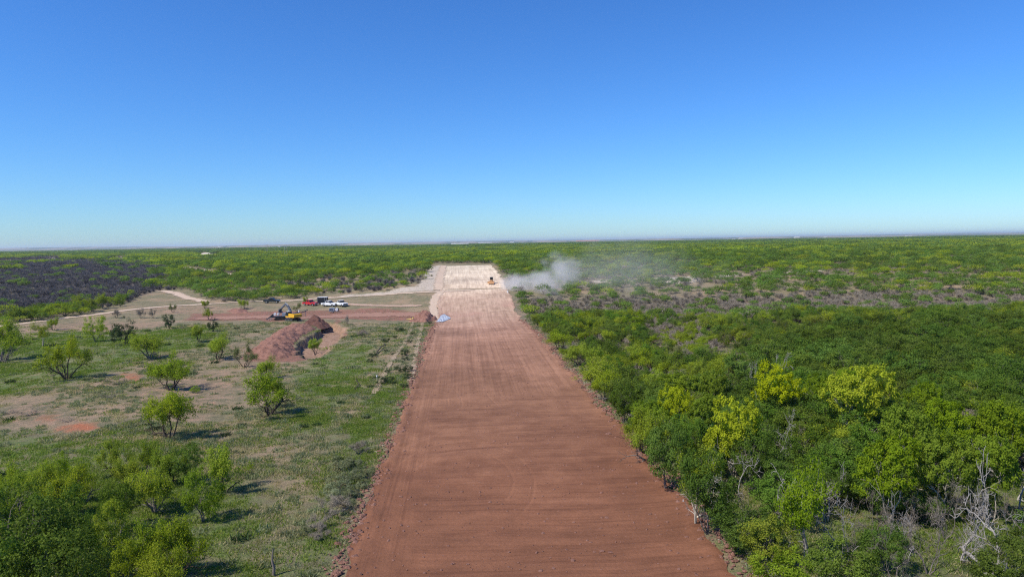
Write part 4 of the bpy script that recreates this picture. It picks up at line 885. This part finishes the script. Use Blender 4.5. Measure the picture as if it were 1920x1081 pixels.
def grassfield(s, x0, x1, y0, y1, seed, keepfn=None):
    X, Y = jgrid(x0, x1, y0, y1, s, seed); px, py, d = basin(X, Y)
    ok = (px > -60) & (px < 1980) & (py < 1140) & (d > 25) & ((X < np.interp(Y, SLY, SLX)-.5) | (X > np.interp(Y, SLY, SRX)+.5))
    ok &= sdist(X, Y, PIT) < -.4
    X, Y = X[ok], Y[ok]; za, zb = zone_attr(X, Y); r = np.random.RandomState(seed+1); u = r.rand(len(X)); nn = n2d(X, Y, .5, 66)*.5+n2d(X, Y, .1, 67)*.4
    cov = .62+nn*.5-za[:, 1]*.8-za[:, 2]*1.1-zb[:, 0]*1.1-zb[:, 2]*1.5; ok = u < cov
    X, Y, za, nn = X[ok], Y[ok], za[ok], nn[ok]; n = len(X); u = r.rand(n)
    green = za[:, 0]*.95+nn*.40+.14
    pick = np.where(u < green, r.randint(0, 2, n), np.where(u < green+(1-green)*.5, 2+r.randint(0, 2, n), 4+r.randint(0, 2, n)))
    pick = np.where(r.rand(n) < .012, 6, pick)
    return X, Y, pick, r.uniform(0, 6.28, n), r.uniform(.5, 1.25, n)
g1 = grassfield(.62, -95, 60, 36, 112, 500); g2 = grassfield(1.15, -170, 40, 112, 200, 510)
GXY = [np.concatenate([a, b]) for a, b in zip(g1, g2)]
print('grass', len(GXY[0]))
scatter('grass', np.stack([GXY[0], GXY[1], H(GXY[0], GXY[1])], -1), GXY[2], GXY[3], GXY[4]*np.where(GXY[1] > 112, 1.35, 1), colG, 'short mixed green and dry grass with grey weeds over the open ground')
# clods and sticks left on the graded strip
r = np.random.RandomState(9); n = 3600; cxs = r.uniform(-7, 17.4, n); cys = 38+r.rand(n)**1.3*110; ss = .015+.06*r.rand(n)**5*1.3
cube = np.array([[-1, -1, -.2], [1, -1, -.2], [1, 1, -.2], [-1, 1, -.2], [-.7, -.7, .9], [.7, -.6, .8], [.6, .7, 1], [-.7, .6, .7]])
V = (cube[None]+r.normal(0, .2, (n, 8, 3)))*ss[:, None, None]*np.stack([r.uniform(.7, 2.2, n), r.uniform(.7, 1.4, n), np.ones(n)], -1)[:, None, :]
V += np.stack([cxs, cys, H(cxs, cys)+.05], -1)[:, None, :]
fq = np.array([(0, 1, 5, 4), (1, 2, 6, 5), (2, 3, 7, 6), (3, 0, 4, 7), (4, 5, 6, 7)])
o = meshobj('soil_clods', quadmesh('soil_clods', V.reshape(-1, 3), (fq[None]+np.arange(n)[:, None, None]*8).reshape(-1, 4), M_red))
tag(o, 'loose clods and bits of root scattered over the graded red earth', None, None, 'stuff')

r = np.random.RandomState(19); n = 3800; side = r.rand(n) < .5; cys = 36+r.rand(n)**1.4*165
cxs = np.where(side, np.interp(cys, SLY, SLX)+r.normal(-.1, .55, n), np.interp(cys, SLY, SRX)+r.normal(.1, .6, n)); ss = (.03+.10*r.rand(n)**3)*(1+cys/300)
V = (cube[None]+r.normal(0, .25, (n, 8, 3)))*ss[:, None, None]*np.stack([r.uniform(.7, 2.2, n), r.uniform(.7, 1.4, n), np.ones(n)], -1)[:, None, :]
V += np.stack([cxs, cys, H(cxs, cys)+.08], -1)[:, None, :]
o = meshobj('edge_rubble', quadmesh('edge_rubble', V.reshape(-1, 3), (fq[None]+np.arange(n)[:, None, None]*8).reshape(-1, 4), M_red)); tag(o, 'clods and crumbs of pushed-up soil along both strip edges', None, None, 'stuff')
n = 520; side = r.rand(n) < .3; cys = 36+r.rand(n)**1.5*200; cxs = np.where(side, np.interp(cys, SLY, SLX)-np.abs(r.normal(.2, .6, n)), np.interp(cys, SLY, SRX)+np.abs(r.normal(.3, .9, n)))
d_ = unit(np.stack([r.normal(0, 1, n), r.normal(0, 1, n), np.abs(r.normal(0, .25, n))], -1)); ln_ = r.uniform(.12, .55, n)[:, None]; b0 = np.stack([cxs, cys, H(cxs, cys)+.07], -1); sd_ = unit(np.cross(d_, np.array([0, 0, 1.])))*.011; up_ = np.array([0, 0, .02])
V = np.stack([b0-sd_, b0+sd_, b0+d_*ln_+sd_, b0+d_*ln_-sd_, b0-sd_+up_, b0+sd_+up_, b0+d_*ln_+sd_+up_, b0+d_*ln_-sd_+up_], 1)
o = meshobj('twig_litter', quadmesh('twig_litter', V.reshape(-1, 3), (fq[None]+np.arange(n)[:, None, None]*8).reshape(-1, 4), B_pale)); tag(o, 'snapped twigs and roots strewn along the strip edges', None, None, 'stuff')

# ------------------------------------------------------------------ vehicles and machines
def wheel(parent, x, y, r=.39, w_=.26):
    t = MB().tube((x, y-w_/2, r), (x, y+w_/2, r), r, n=18).build('wheel', RUB, parent, .02)
    MB().tube((x, y-w_/2-.01, r), (x, y+w_/2+.01, r), r*.55, n=14).build('rim', CHR, t)
def pickup(px_, py_, rz, paint, label, bedcover=False, flat=False):
    p = W(px_, py_); e = empty('pickup_truck', (p[0], p[1], p[2]+.06), rz)
    tag(e, label, 'pickup truck')
    prof_ = [(-2.9, .55), (-2.9, 1.12), (-.95, 1.15), (-.95, 1.2), (1.25, 1.2), (2.75, 1.05), (2.9, .85), (2.9, .48), (2.4, .45), (2.3, .8), (1.5, .8), (1.4, .45), (-1.3, .45), (-1.4, .8), (-2.2, .8), (-2.3, .5)]
    b_ = MB().prism(prof_, -.98, .98).build('body', paint, e, .05)
    MB().box((-1.9, 0, 1.16), (1.7, 1.6, .10)).build('bed_liner', BLACKP, e)
    MB().prism([(-1.0, 1.15), (-.8, 1.82), (.45, 1.85), (1.2, 1.15)], -.82, .82).build('cab', GLASS, e, .05)
    MB().box((-.15, 0, 1.88), (1.3, 1.6, .08)).build('roof', paint, e, .03)
    for s in (-1, 1):
        MB().box((-.95, s*.83, 1.5), (.12, .04, .66)).box((.1, s*.84, 1.5), (.09, .04, .66)).box((-.1, s*.84, 1.2), (2, .05, .14)).build('door_frame', paint, e)
        MB().box((2.86, s*.74, .86), (.1, .36, .2)).build('headlight', LAMP, e)
        MB().box((1.0, s*1.08, 1.28), (.12, .2, .2)).build('wing_mirror', BLACKP, e)
        for x in (-1.8, 1.95): wheel(e, x, s*.86)
    MB().box((2.9, 0, .84), (.08, 1.1, .34)).build('grille', BLACKP, e); MB().box((2.96, 0, .55), (.16, 1.9, .2)).build('bumper', CHR, e, .03); MB().box((-2.96, 0, .58), (.14, 1.8, .18)).build('bumper', CHR, e, .03)
    return e
pickup(510, 568, R(-2), DKP, 'dark pickup truck parked on the pale road, apart from the others')
pickup(582, 572.5, R(-32), REDP, 'red pickup truck left of the black trailer')
pickup(618, 574, R(-28), WHITE, 'white pickup truck in front of the black trailer')
pickup(640, 573.5, R(-52), WHITE, 'rightmost white pickup truck of the parked group')
def trailer():
    p = W(604.5, 570.5); e = empty('box_trailer', (p[0], p[1]+1, p[2]+.06), R(-8)); tag(e, 'black enclosed trailer with a white roof behind the white pickup', 'trailer')
    MB().box((0, 0, 1.35), (3.3, 2.0, 2.1)).build('body', BLACKP, e, .04); MB().box((0, 0, 2.44), (3.36, 2.06, .06)).build('roof', WHITE, e, .02)
    for x in (-1.64, 1.0, 1.64): MB().box((x, -1.01, 1.35), (.07, .04, 2.0)).build('corner_trim', CHR, e)
    for s in (-1, 1): wheel(e, -.1, s*1.05, .34, .2)
    MB().tube((1.6, .5, .5), (2.9, 0, .5), .05).tube((1.6, -.5, .5), (2.9, 0, .5), .05).build('drawbar', STEEL, e)
trailer()
def generator():
    p = W(626, 586); e = empty('towed_generator', (p[0], p[1], p[2]+.06), R(6)); tag(e, 'grey towed generator with a white tank in front of the white pickups', 'generator')
    MB().prism([(-1.5, .5), (-1.5, 1.35), (-1.2, 1.55), (.2, 1.55), (.3, 1.4), (.3, .5)], -.6, .6).build('housing', GREYP, e, .05)
    MB().box((.15, 0, .45), (3.2, 1.0, .12)).build('frame', STEEL, e)
    MB().tube((.95, -.55, .95), (.95, .55, .95), .46, n=18).build('tank', WHITE, e, .03); MB().box((1.55, 0, .95), (.2, .9, .8)).build('radiator', BLACKP, e, .02)
    for s in (-1, 1): wheel(e, -.3, s*.65, .3, .16)
    for k in range(5): MB().box((-1.2+.22*k, -.605, 1.1), (.12, .03, .5)).build('vent', BLACKP, e)
generator()
def excavator():
    p = W(549, 601); e = empty('excavator', (p[0], p[1], p[2]+.08), R(140)); e.scale = (.92,)*3; tag(e, 'yellow excavator with a raised grey boom on the spoil bank', 'excavator')
    for s in (-1, 1):
        t = MB().prism([(-1.9, .1), (-2.05, .45), (-1.85, .82), (1.85, .82), (2.05, .45), (1.9, .1), (1.6, 0), (-1.6, 0)], s*1.25-.3, s*1.25+.3).build('track', RUB, e, .03)
        for k in range(5): MB().tube((-1.5+.75*k, s*1.25-.32, .32), (-1.5+.75*k, s*1.25+.32, .32), .2, n=12).build('track_roller', STEEL, t)
    MB().box((0, 0, .6), (1.6, 2.0, .4)).build('undercarriage', STEEL, e, .03); MB().tube((0, 0, .8), (0, 0, 1.05), .75, n=24).build('turntable', STEEL, e)
    MB().prism([(-2.3, 1.1), (-2.3, 2.15), (-1.9, 2.3), (.2, 2.3), (.2, 1.05), (-2.1, 1.05)], -1.45, 1.45).build('engine_cover', YEL, e, .08)
    MB().prism([(-2.75, 1.25), (-2.75, 2.1), (-2.45, 2.2), (-2.32, 2.2), (-2.32, 1.1), (-2.5, 1.1)], -1.5, 1.5).build('counterweight', YEL, e, .08)
    MB().box((-1.2, .1, 2.36), (1.6, 2.3, .10)).build('deck_grille', BLACKP, e, .02); MB().tube((-1.7, -.7, 2.3), (-1.7, -.7, 2.85), .07).build('exhaust_pipe', STEEL, e)
    MB().box((1.0, -.7, 1.6), (1.7, .85, 1.0)).build('side_box', STEEL, e, .04)
    cab_ = MB().prism([(.25, 1.1), (.25, 2.85), (1.35, 2.9), (1.75, 2.1), (1.75, 1.1)], .5, 1.4).build('cab', GLASS, e, .05)
    MB().box((.8, .95, 2.93), (1.2, .98, .08)).build('cab_roof', WHITE, cab_, .02); MB().box((.95, 1.42, 1.3), (1.5, .04, .4)).build('cab_door', YEL, cab_)
    def arm(name, pts, th, w_, mat):
        m = MB()
        for a, b_, t0, t1 in zip(pts[:-1], pts[1:], th[:-1], th[1:]):
            A = Vector((a[0], 0, a[1])); B = Vector((b_[0], 0, b_[1])); d = (B-A).normalized(); n_ = Vector((-d.z, 0, d.x))
            q = [A-n_*t0, B-n_*t1, B+n_*t1, A+n_*t0]; m.prism([(v.x, v.z) for v in q], -w_, w_)
        return m.build(name, mat, e, .02)
    bm_ = arm('boom', [(.5, 1.6), (1.2, 3.2), (2.1, 4.4), (3.4, 5.0)], [.3, .42, .36, .2], .2, STEEL); bm_['label'] = 'grey cranked boom'
    arm('stick', [(3.1, 5.2), (4.6, 4.3), (6.0, 3.3)], [.28, .26, .16], .17, STEEL)
    MB().tube((.9, .26, 1.7), (1.7, .26, 3.7), .09).tube((.9, -.26, 1.7), (1.7, -.26, 3.7), .09).build('boom_cylinder', CHR, e)
    MB().tube((2.0, 0, 4.8), (3.5, 0, 5.5), .08).build('stick_cylinder', CHR, e); MB().tube((4.2, 0, 4.9), (5.9, 0, 3.8), .07).build('bucket_cylinder', CHR, e)
    b2 = MB().prism([(5.8, 3.5), (6.4, 3.4), (6.7, 2.8), (6.4, 2.2), (5.8, 2.15), (5.7, 2.3), (6.2, 2.5), (6.3, 2.9), (6.0, 3.1)], -.55, .55).build('bucket', STEEL, e, .02)
    for k in range(5): MB().box((5.7, -.44+.22*k, 2.18), (.26, .07, .06)).build('bucket_tooth', CHR, b2)
excavator()
def screener():
    p = W(520, 600); e = empty('screening_machine', (p[0], p[1], p[2]+.08), R(6)); tag(e, 'dark tracked soil machine with white tanks left of the yellow excavator', 'machine')
    for s in (-1, 1): MB().prism([(-.6, .1), (-.75, .4), (-.55, .7), (2.2, .7), (2.4, .4), (2.2, .1), (2, 0), (-.4, 0)], s*.9-.2, s*.9+.2).build('track', RUB, e, .03)
    MB().box((.6, 0, .95), (4.4, 1.5, .35)).build('chassis', BLACKP, e, .03); MB().box((2.2, 0, 1.6), (1.3, 1.5, 1.0)).build('engine_housing', GREYP, e, .05)
    for x in (-.6, .35): MB().tube((x, -.5, 1.75), (x, .5, 1.75), .34, n=16).build('tank', WHITE, e, .02)
    MB().prism([(-3.1, .3), (-3.0, .15), (-.9, 1.3), (-.9, 1.8), (-1.2, 1.8)], -.45, .45).build('digging_boom', BLACKP, e, .03)
    for k in range(7): MB().tube((-3.0+.34*k, -.5, .35+.19*k), (-3.0+.34*k, .5, .35+.19*k), .11, n=8).build('chain_tooth', STEEL, e)
    MB().tube((-1.4, -.7, .9), (-1.7, -.7, 0), .06).tube((-2.1, -.7, .7), (-2.3, -.7, 0), .06).build('support_leg', CHR, e)
    MB().box((1.0, 0, 2.5), (1.2, 1.2, .07)).build('canopy', BLACKP, e, .02)
    for x, y in ((.5, -.5), (1.5, -.5), (.5, .5), (1.5, .5)): MB().tube((x, y, 1.1), (x, y, 2.5), .035, n=8).build('canopy_post', STEEL, e)
    MB().tube((3.2, -.4, .3), (3.2, -.4, 1.5), .12).build('standpipe', WHITE, e)
screener()
def conveyor():
    p = W(566, 594); e = empty('conveyor', (p[0], p[1], p[2]+.05), R(12)); tag(e, 'dark sloping conveyor arm right of the yellow excavator', 'conveyor')
    MB().box((0, 0, 1.3), (4.2, .6, .16), Matrix.Rotation(R(-24), 3, 'Y')).build('belt', BLACKP, e, .02)
    for x, z in ((-1.0, .9), (1.1, 1.75)):
        for s in (-.28, .28): MB().tube((x, s, 0), (x, s, z), .05, n=8).build('leg', STEEL, e)
    MB().box((-1.9, 0, .55), (.8, .9, .5), None, 1.3).build('hopper', STEEL, e, .02)
conveyor()
def dozer():
    p = W(921.5, 532); e = empty('bulldozer', (p[0], p[1], p[2]+.08), R(-100)); tag(e, 'orange bulldozer with a dark roof raising dust on the pale strip', 'bulldozer')
    for s in (-1, 1):
        t = MB().prism([(-1.3, .1), (-1.5, .5), (-1.2, .9), (1.1, .8), (1.4, .45), (1.2, .05)], s*.82-.22, s*.82+.22).build('track', RUB, e, .03)
        for k in range(4): MB().tube((-1+.65*k, s*.82-.24, .3), (-1+.65*k, s*.82+.24, .3), .18, n=10).build('track_roller', ORG, t)
    MB().prism([(-1.2, .6), (-1.2, 1.35), (0, 1.35), (.1, 1.5), (1.5, 1.35), (1.6, .6)], -.55, .55).build('hood', ORG, e, .05); MB().tube((1.0, .2, 1.4), (1.0, .2, 2.0), .06).build('exhaust_pipe', BLACKP, e)
    MB().prism([(2.0, .1), (2.15, .15), (2.0, .6), (2.1, 1.1), (2.0, 1.15), (1.85, .6)], -1.35, 1.35).build('blade', ORG, e, .02)
    for s in (-1, 1): MB().tube((0, s*1.1, .45), (1.95, s*1.1, .4), .08).build('push_arm', ORG, e)
    c_ = MB().box((-.5, 0, 1.95), (1.2, 1.1, 1.1)).build('cab', GLASS, e, .04); MB().box((-.5, 0, 2.56), (1.6, 1.4, .12)).build('roof', BLACKP, c_, .02)
    MB().box((-1.7, 0, .7), (.5, 1.0, .5)).tube((-1.8, -.3, .6), (-2.0, -.3, .1), .07).tube((-1.8, .3, .6), (-2.0, .3, .1), .07).build('ripper', STEEL, e)
dozer()

# a worker by the excavator: one skinned body
def person():
    p = W(561, 591.5); e = empty('person', (p[0], p[1], p[2]+.06), R(20)); tag(e, 'person in a white shirt standing right of the excavator', 'person')
    J = [(0, 0, .96), (0, 0, 1.22), (0, 0, 1.44), (0, .01, 1.54), (0, .03, 1.68), (-.1, 0, .9), (-.12, .02, .5), (-.12, -.02, .08), (-.12, .14, .04), (.1, 0, .9), (.13, .05, .5), (.14, .0, .08), (.14, .16, .04),
         (-.19, 0, 1.42), (-.27, 0, 1.14), (-.25, .14, .92), (-.24, .2, .84), (.19, 0, 1.42), (.28, -.02, 1.14), (.27, .1, .91), (.26, .15, .83)]
    rad = [.15, .14, .13, .06, .10, .10, .07, .05, .045, .10, .07, .05, .045, .07, .05, .038, .03, .07, .05, .038, .03]
    Ed = [(0, 1), (1, 2), (2, 3), (3, 4), (0, 5), (5, 6), (6, 7), (7, 8), (0, 9), (9, 10), (10, 11), (11, 12), (2, 13), (13, 14), (14, 15), (15, 16), (2, 17), (17, 18), (18, 19), (19, 20)]
    for s, h0 in ((-1, 16), (1, 20)):
        hx, hy, hz = J[h0]
        for k in range(5):
            J.append((hx+(k-2)*.016, hy+.03+.004*k, hz-.05-.01*(2-abs(k-2)))); rad.append(.009); Ed.append((h0, len(J)-1))
    me = bpy.data.meshes.new('body'); me.from_pydata(J, Ed, []); me.materials.append(SKIN)
    o = bpy.data.objects.new('body', me); link(o, e); m = o.modifiers.new('skin', 'SKIN'); o.modifiers.new('sub', 'SUBSURF').render_levels = 2
    for v, r_ in zip(me.skin_vertices[0].data, rad): v.radius = (r_, r_)
    me.skin_vertices[0].data[0].use_root = True
    MB().tube((0, 0, .98), (0, 0, 1.46), .19, .2, 14).tube((-.18, 0, 1.44), (-.27, 0, 1.2), .09, .07).tube((.18, 0, 1.44), (.28, -.02, 1.2), .09, .07).build('shirt', SHIRT, e, .02)
    MB().tube((-.09, 0, 1.0), (-.12, 0, .1), .125, .085, 12).tube((.09, 0, 1.0), (.135, .02, .1), .125, .085, 12).build('trousers', JEAN, e)
    MB().tube((0, .03, 1.72), (0, .03, 1.84), .12, .08, 14).tube((0, .05, 1.72), (0, .05, 1.735), .17, .17, 14).build('hat', WHITE, e)
person()

# ------------------------------------------------------------------ small things
def stake(name, bx, by, h, w_, mat, label, cat, cap=None, lean=0, group=None):
    p = W(bx, by); e = empty(name, (p[0], p[1], p[2])); tag(e, label, cat, group)
    e.rotation_euler = (0, lean, 0)
    MB().tube((0, 0, -.1), (0, 0, h), w_/2, w_/2*.9, 8).build('post', mat, e)
    if cap: MB().tube((0, 0, h), (0, 0, h+.22), w_*1.3, w_*1.1, 10).build('cap', cap, e, .01)
stake('marker_post', 707, 715, .8, .09, WOOD, 'yellowish marker post with a white cap in the grass left of the strip', 'marker post', WHITE)
stake('marker_post', 774.5, 603, 1.1, .15, YTAPE, 'yellow marker post at the foot of the red mound', 'marker post', YTAPE)
stake('survey_stake', 1281, 944, .38, .07, WHITE, 'short white stake on the verge under the trees', 'stake')
for i, (a, b_, hh) in enumerate([(835, 545, 1.2), (841, 545, 1.2), (875, 543, 1.3), (880, 543, 1.0), (858, 544, .7)]):
    stake('survey_stake', a, b_, hh, .09, B_pale, 'thin wooden stake in the line across the pale part of the strip', 'stake', None, [0, 0, .12, -.15, 0][i], 'stakes across the far strip')
p = W(952, 549); e = empty('white_bucket', (p[0], p[1], p[2]+.03)); tag(e, 'white bucket at the right strip edge under the dust', 'bucket')
MB().tube((0, 0, 0), (0, 0, .7), .24, .3, 16).build('pail', WHITE, e, .02); MB().tube((0, 0, .7), (0, 0, .74), .32, .32, 16).build('lid', WHITE, e)
p = W(1306, 973); o = MB().box((0, 0, 0), (.95, .14, .04), Matrix.Rotation(R(28), 3, 'Z')@Matrix.Rotation(R(-12), 3, 'Y')).build('plank', WOOD); o.location = (p[0], p[1], p[2]+.16); tag(o, 'pale broken plank lying at the grass edge of the strip', 'plank')
p = W(767, 599); o = MB().box((0, 0, .05), (1.5, .5, .08)).box((.3, .2, .12), (.8, .3, .08)).build('yellow_strap', YTAPE, None, .02); o.location = (p[0], p[1], p[2]+.08); tag(o, 'yellow plastic pile on the grass beside the yellow post', 'plastic')
def logpath(name, pix, r0, r1, mat, label, cat, lift=.12):
    pts = [W(a, b_)+np.array([0, 0, lift+(c if c else 0)]) for a, b_, c in pix]; V, Q = tubes([(pts, list(np.linspace(r0, r1, len(pts))))], lambda r: 7)
    o = meshobj(name, quadmesh(name, V, Q, mat, None, True)); tag(o, label, cat)
logpath('fallen_log', [(704, 667, 0), (709, 660, .25), (715, 654, .4), (722, 649, .2), (719, 644, .2)], .16, .05, B_dark, 'dark fallen trunk propped over low shrubs', 'log')
logpath('fallen_branch', [(665, 730, 0), (671, 726, .2), (673, 722, .25), (669, 718, .2), (667, 711, .2)], .07, .04, B_dark, 'curved dark branch lying left of the marker post', 'branch', .08)
logpath('fallen_log', [(1748, 934, .6), (1765, 922, 1.2), (1790, 908, 1.8), (1830, 896, 2.2), (1870, 885, 2.6)], .17, .05, B_bone, 'long pale fallen trunk slanting among the grey dead trees', 'log')
p = W(513, 1078); e = empty('fence_post', (p[0], p[1], p[2])); tag(e, 'weathered dark split post leaning at the bottom of the grass', 'post')
V, Q = tubes([([np.array([0, 0, -.1]), np.array([.05, 0, .5]), np.array([-.06, .03, 1.0]), np.array([0, 0, 1.55]), np.array([.05, 0, 1.9])], [.11, .1, .08, .05, .02])], lambda r: 7)
meshobj('shaft', quadmesh('post', V, Q, B_grey, None, True), e)
for i, (a, b_, s) in enumerate([(60, 778, 1.1), (225, 720, 1.3), (20, 775, .8), (210, 745, .9), (130, 790, .7)]):
    p = W(a, b_); tr = PROTO['bare0']; o = empty('brush_pile', (p[0], p[1], p[2])); o.scale = (s*.9, s*.9, s*.35); meshobj('twigs', tr[0], o); tag(o, ['grey brush heap left of the orange bare patch', 'flattened grey brush by the pink soil', 'grey brush at the left frame edge', 'small grey brush between two bare patches', 'tiny brush touching the orange patch'][i], 'brush pile')
# plastic sheet dumped at the strip edge
P_ = [W(a, b_)[:2] for a, b_ in [(817, 604), (826, 592), (833, 589), (842, 594), (846, 597), (838, 601), (830, 604)]]
X, Y = np.meshgrid(np.arange(min(p[0] for p in P_)-.3, max(p[0] for p in P_)+.3, .12), np.arange(min(p[1] for p in P_)-.3, max(p[1] for p in P_)+.3, .2))
s = sdist(X, Y, P_); Z = H(X, Y)+.10+np.clip(s, 0, .8)*.22*(1+.6*n2d(X, Y, 4, 5))+.10*n2d(X*2, Y, 3, 6)*np.clip(s, 0, 1)+.05
nr, nc = X.shape; idx = np.arange(nr*nc).reshape(nr, nc); Q = np.stack([idx[:-1, :-1], idx[:-1, 1:], idx[1:, 1:], idx[1:, :-1]], -1).reshape(-1, 4); Q = Q[(s.ravel()[Q] > 0).all(1)]
PLAS = plain('blue_sheeting', (.38, .41, .46), .35, 0, .35, 1.5)
o = meshobj('plastic_sheet', quadmesh('plastic_sheet', np.stack([X.ravel(), Y.ravel(), Z.ravel()], -1), Q, PLAS, None, True)); tag(o, 'crumpled blue-grey plastic sheeting on the left edge of the strip', 'plastic sheet')

# ------------------------------------------------------------------ distance: hills, buildings, masts
r = np.random.RandomState(4)
def ridge(y, hgt, seed, name, x0=-16000, x1=16000, dep=1600):
    X, V_ = np.meshgrid(np.linspace(x0, x1, 260), np.linspace(0, 1, 9)); Y = y+V_*dep+n2d(X, X*0, .0006, seed)*300
    pr = np.sin(V_*math.pi)**.8; Z = -4+pr*(hgt*(.75+.25*n2d(X, X*0, .0007, seed+1))+4)+pr*n2d(X, Y, .006, seed+2)*2
    nr, nc = X.shape; idx = np.arange(nr*nc).reshape(nr, nc); Q = np.stack([idx[:-1, :-1], idx[:-1, 1:], idx[1:, 1:], idx[1:, :-1]], -1).reshape(-1, 4)
    z4 = np.tile(np.array([0, 0, 0, 1.]), (X.size, 1)); o = meshobj(name, quadmesh(name, np.stack([X.ravel(), Y.ravel(), Z.ravel()], -1), Q, MG, {'zone': z4, 'zone2': z4}, True)); tag(o, None, None, None, 'structure'); return o
ridge(8500, 26, 31, 'hills'); ridge(12500, 46, 35, 'hills', -22000, 22000, 2500)
def at_dist(px_, dist):
    dr = ray(px_, 600.); f = dist/dr[1]; x = dr[0]*f; return x, dist
def building(px_, dist, L_, Wd, Hb, roof, wall, label, cat='building'):
    x, y = at_dist(px_, dist); Hb *= .72; e = empty('farm_building', (x, y, float(H(x, y))+.5)); tag(e, label, cat)
    MB().box((0, 0, Hb/2), (L_, Wd, Hb)).build('wall', wall, e)
    MB().prism([(-Wd/2-.6, Hb), (0, Hb+Wd*.16), (Wd/2+.6, Hb)], -L_/2-.5, L_/2+.5).build('roof', roof, e).rotation_euler = (0, 0, R(90))
    n_ = int(min(6, L_//8)+1)
    for k in range(n_): MB().box((-L_/2+(k+.5)*L_/n_, -Wd/2-.05, 2), (3, .12, 3.6)).build('door', STEEL, e)
building(1103, 3900, 130, 24, 13, RROOF, TIN, 'long white shed with a reddish roof far beyond the scrub')
building(865, 3600, 90, 20, 11, TIN, TIN, 'long pale-roofed building far behind the strip'); building(912, 3200, 62, 14, 11, TIN, TIN, 'low pale building just right of the longest one')
building(529, 3300, 10, 8, 14, TIN, TIN, 'tiny white building far left of centre'); building(690, 4600, 60, 18, 14, TIN, TAN, 'pale distant building group left of the strip'); building(1388, 4300, 26, 16, 15, TIN, TIN, 'small white house on the horizon')
building(1492, 5200, 40, 20, 16, TIN, TIN, 'white house on the horizon right of centre'); building(1545, 4400, 16, 12, 14, TIN, TIN, 'tiny white hut farther right on the horizon'); building(1375, 4500, 14, 12, 14, TIN, TIN, 'white hut left of the small white house'); building(962, 5000, 30, 16, 15, TIN, TIN, 'pale building above the dust cloud')
building(1700, 4700, 50, 16, 13, TIN, TAN, 'low tan building near the right of the horizon'); building(418, 4800, 16, 12, 14, TIN, TIN, 'tiny white hut left of the horizon middle')
def pole(px_, dist, h, label):
    x, y = at_dist(px_, dist); e = empty('utility_pole', (x, y, float(H(x, y)))); tag(e, label, 'utility pole')
    for s in (-1.2, 1.2): MB().tube((s, 0, 0), (s, 0, h), .22, .16, 8).build('pole', B_pale, e)
    MB().box((0, 0, h-.9), (6, .22, .28)).build('crossarm', B_pale, e)
pole(541, 830, 15, 'pale two-legged power pole in the far scrub'); pole(506, 1100, 15, 'second smaller power pole left of the first')
x, y = at_dist(855, 5200); e = empty('radio_mast', (x, y, float(H(x, y)))); tag(e, 'faint thin mast rising over the horizon', 'mast'); MB().tube((0, 0, 0), (0, 0, 62), 1.0, .5, 6).build('mast', TIN, e)
MB().box((0, 0, 60), (4, 4, 3)).build('antenna', TIN, e)

# ------------------------------------------------------------------ dust and air
def dustmat():
    m = bpy.data.materials.new('dust'); m.use_nodes = True; nt = m.node_tree; nt.nodes.clear(); out = N(nt, 'ShaderNodeOutputMaterial'); v = N(nt, 'ShaderNodeVolumePrincipled')
    v.inputs['Color'].default_value = (.93, .89, .84, 1); v.inputs['Anisotropy'].default_value = .1
    P = geo(nt); sx = N(nt, 'ShaderNodeSeparateXYZ'); L(nt, P, sx.inputs[0]); X, Y, Z = sx.outputs
    n1 = nz(nt, P, .11, 5, .6, (1, .5, 1.1), 0, .6)
    def blob(cx, cy_, cz, rx, ry, rz_, amp, kk=.8):
        a = mth(nt, 'POWER', mth(nt, 'MULTIPLY', mth(nt, 'SUBTRACT', X, cx), 1/rx), 2); b = mth(nt, 'POWER', mth(nt, 'MULTIPLY', mth(nt, 'SUBTRACT', Y, cy_), 1/ry), 2)
        c = mth(nt, 'POWER', mth(nt, 'MULTIPLY', mth(nt, 'SUBTRACT', Z, cz), 1/rz_), 2)
        s_ = mth(nt, 'SUBTRACT', .95, mth(nt, 'SQRT', mth(nt, 'ADD', a, mth(nt, 'ADD', b, c))))
        return mth(nt, 'MULTIPLY', mth(nt, 'ADD', s_, mth(nt, 'MULTIPLY', mth(nt, 'SUBTRACT', n1, .5), 2.2)), amp*kk)
    z0 = 3.0
    core = mth(nt, 'MAXIMUM', mth(nt, 'MAXIMUM', blob(22.5, 262, 4.8, 8, 17, 6.0, .24), blob(31, 260, 5.5, 10, 22, 6.5, .20)), blob(40, 264, 9.5, 9, 18, 9.5, .12))
    core = mth(nt, 'MAXIMUM', core, 0)
    veil = mth(nt, 'MAXIMUM', blob(60, 250, 9, 34, 45, 14, .012), 0)
    dsum = mth(nt, 'ADD', core, veil)
    L(nt, dsum, v.inputs['Density']); L(nt, v.outputs[0], out.inputs['Volume'])
    return m
o = MB().box((64, 262, 11.5), (100, 84, 26)).build('dust_cloud', dustmat()); tag(o, 'pale dust drifting right from the bulldozer over the scrub', None, None, 'stuff')
def haze():
    m = bpy.data.materials.new('haze'); m.use_nodes = True; nt = m.node_tree; nt.nodes.clear(); out = N(nt, 'ShaderNodeOutputMaterial'); v = N(nt, 'ShaderNodeVolumePrincipled')
    v.inputs['Color'].default_value = (.72, .84, .96, 1); v.inputs['Density'].default_value = 6e-5; v.inputs['Anisotropy'].default_value = .2
    L(nt, v.outputs[0], out.inputs['Volume'])
    X1 = 52000; o = MB().box((0, 22000, 42), (2*X1, 47500, 100)).build('haze', m); tag(o, None, None, None, 'stuff')
haze()
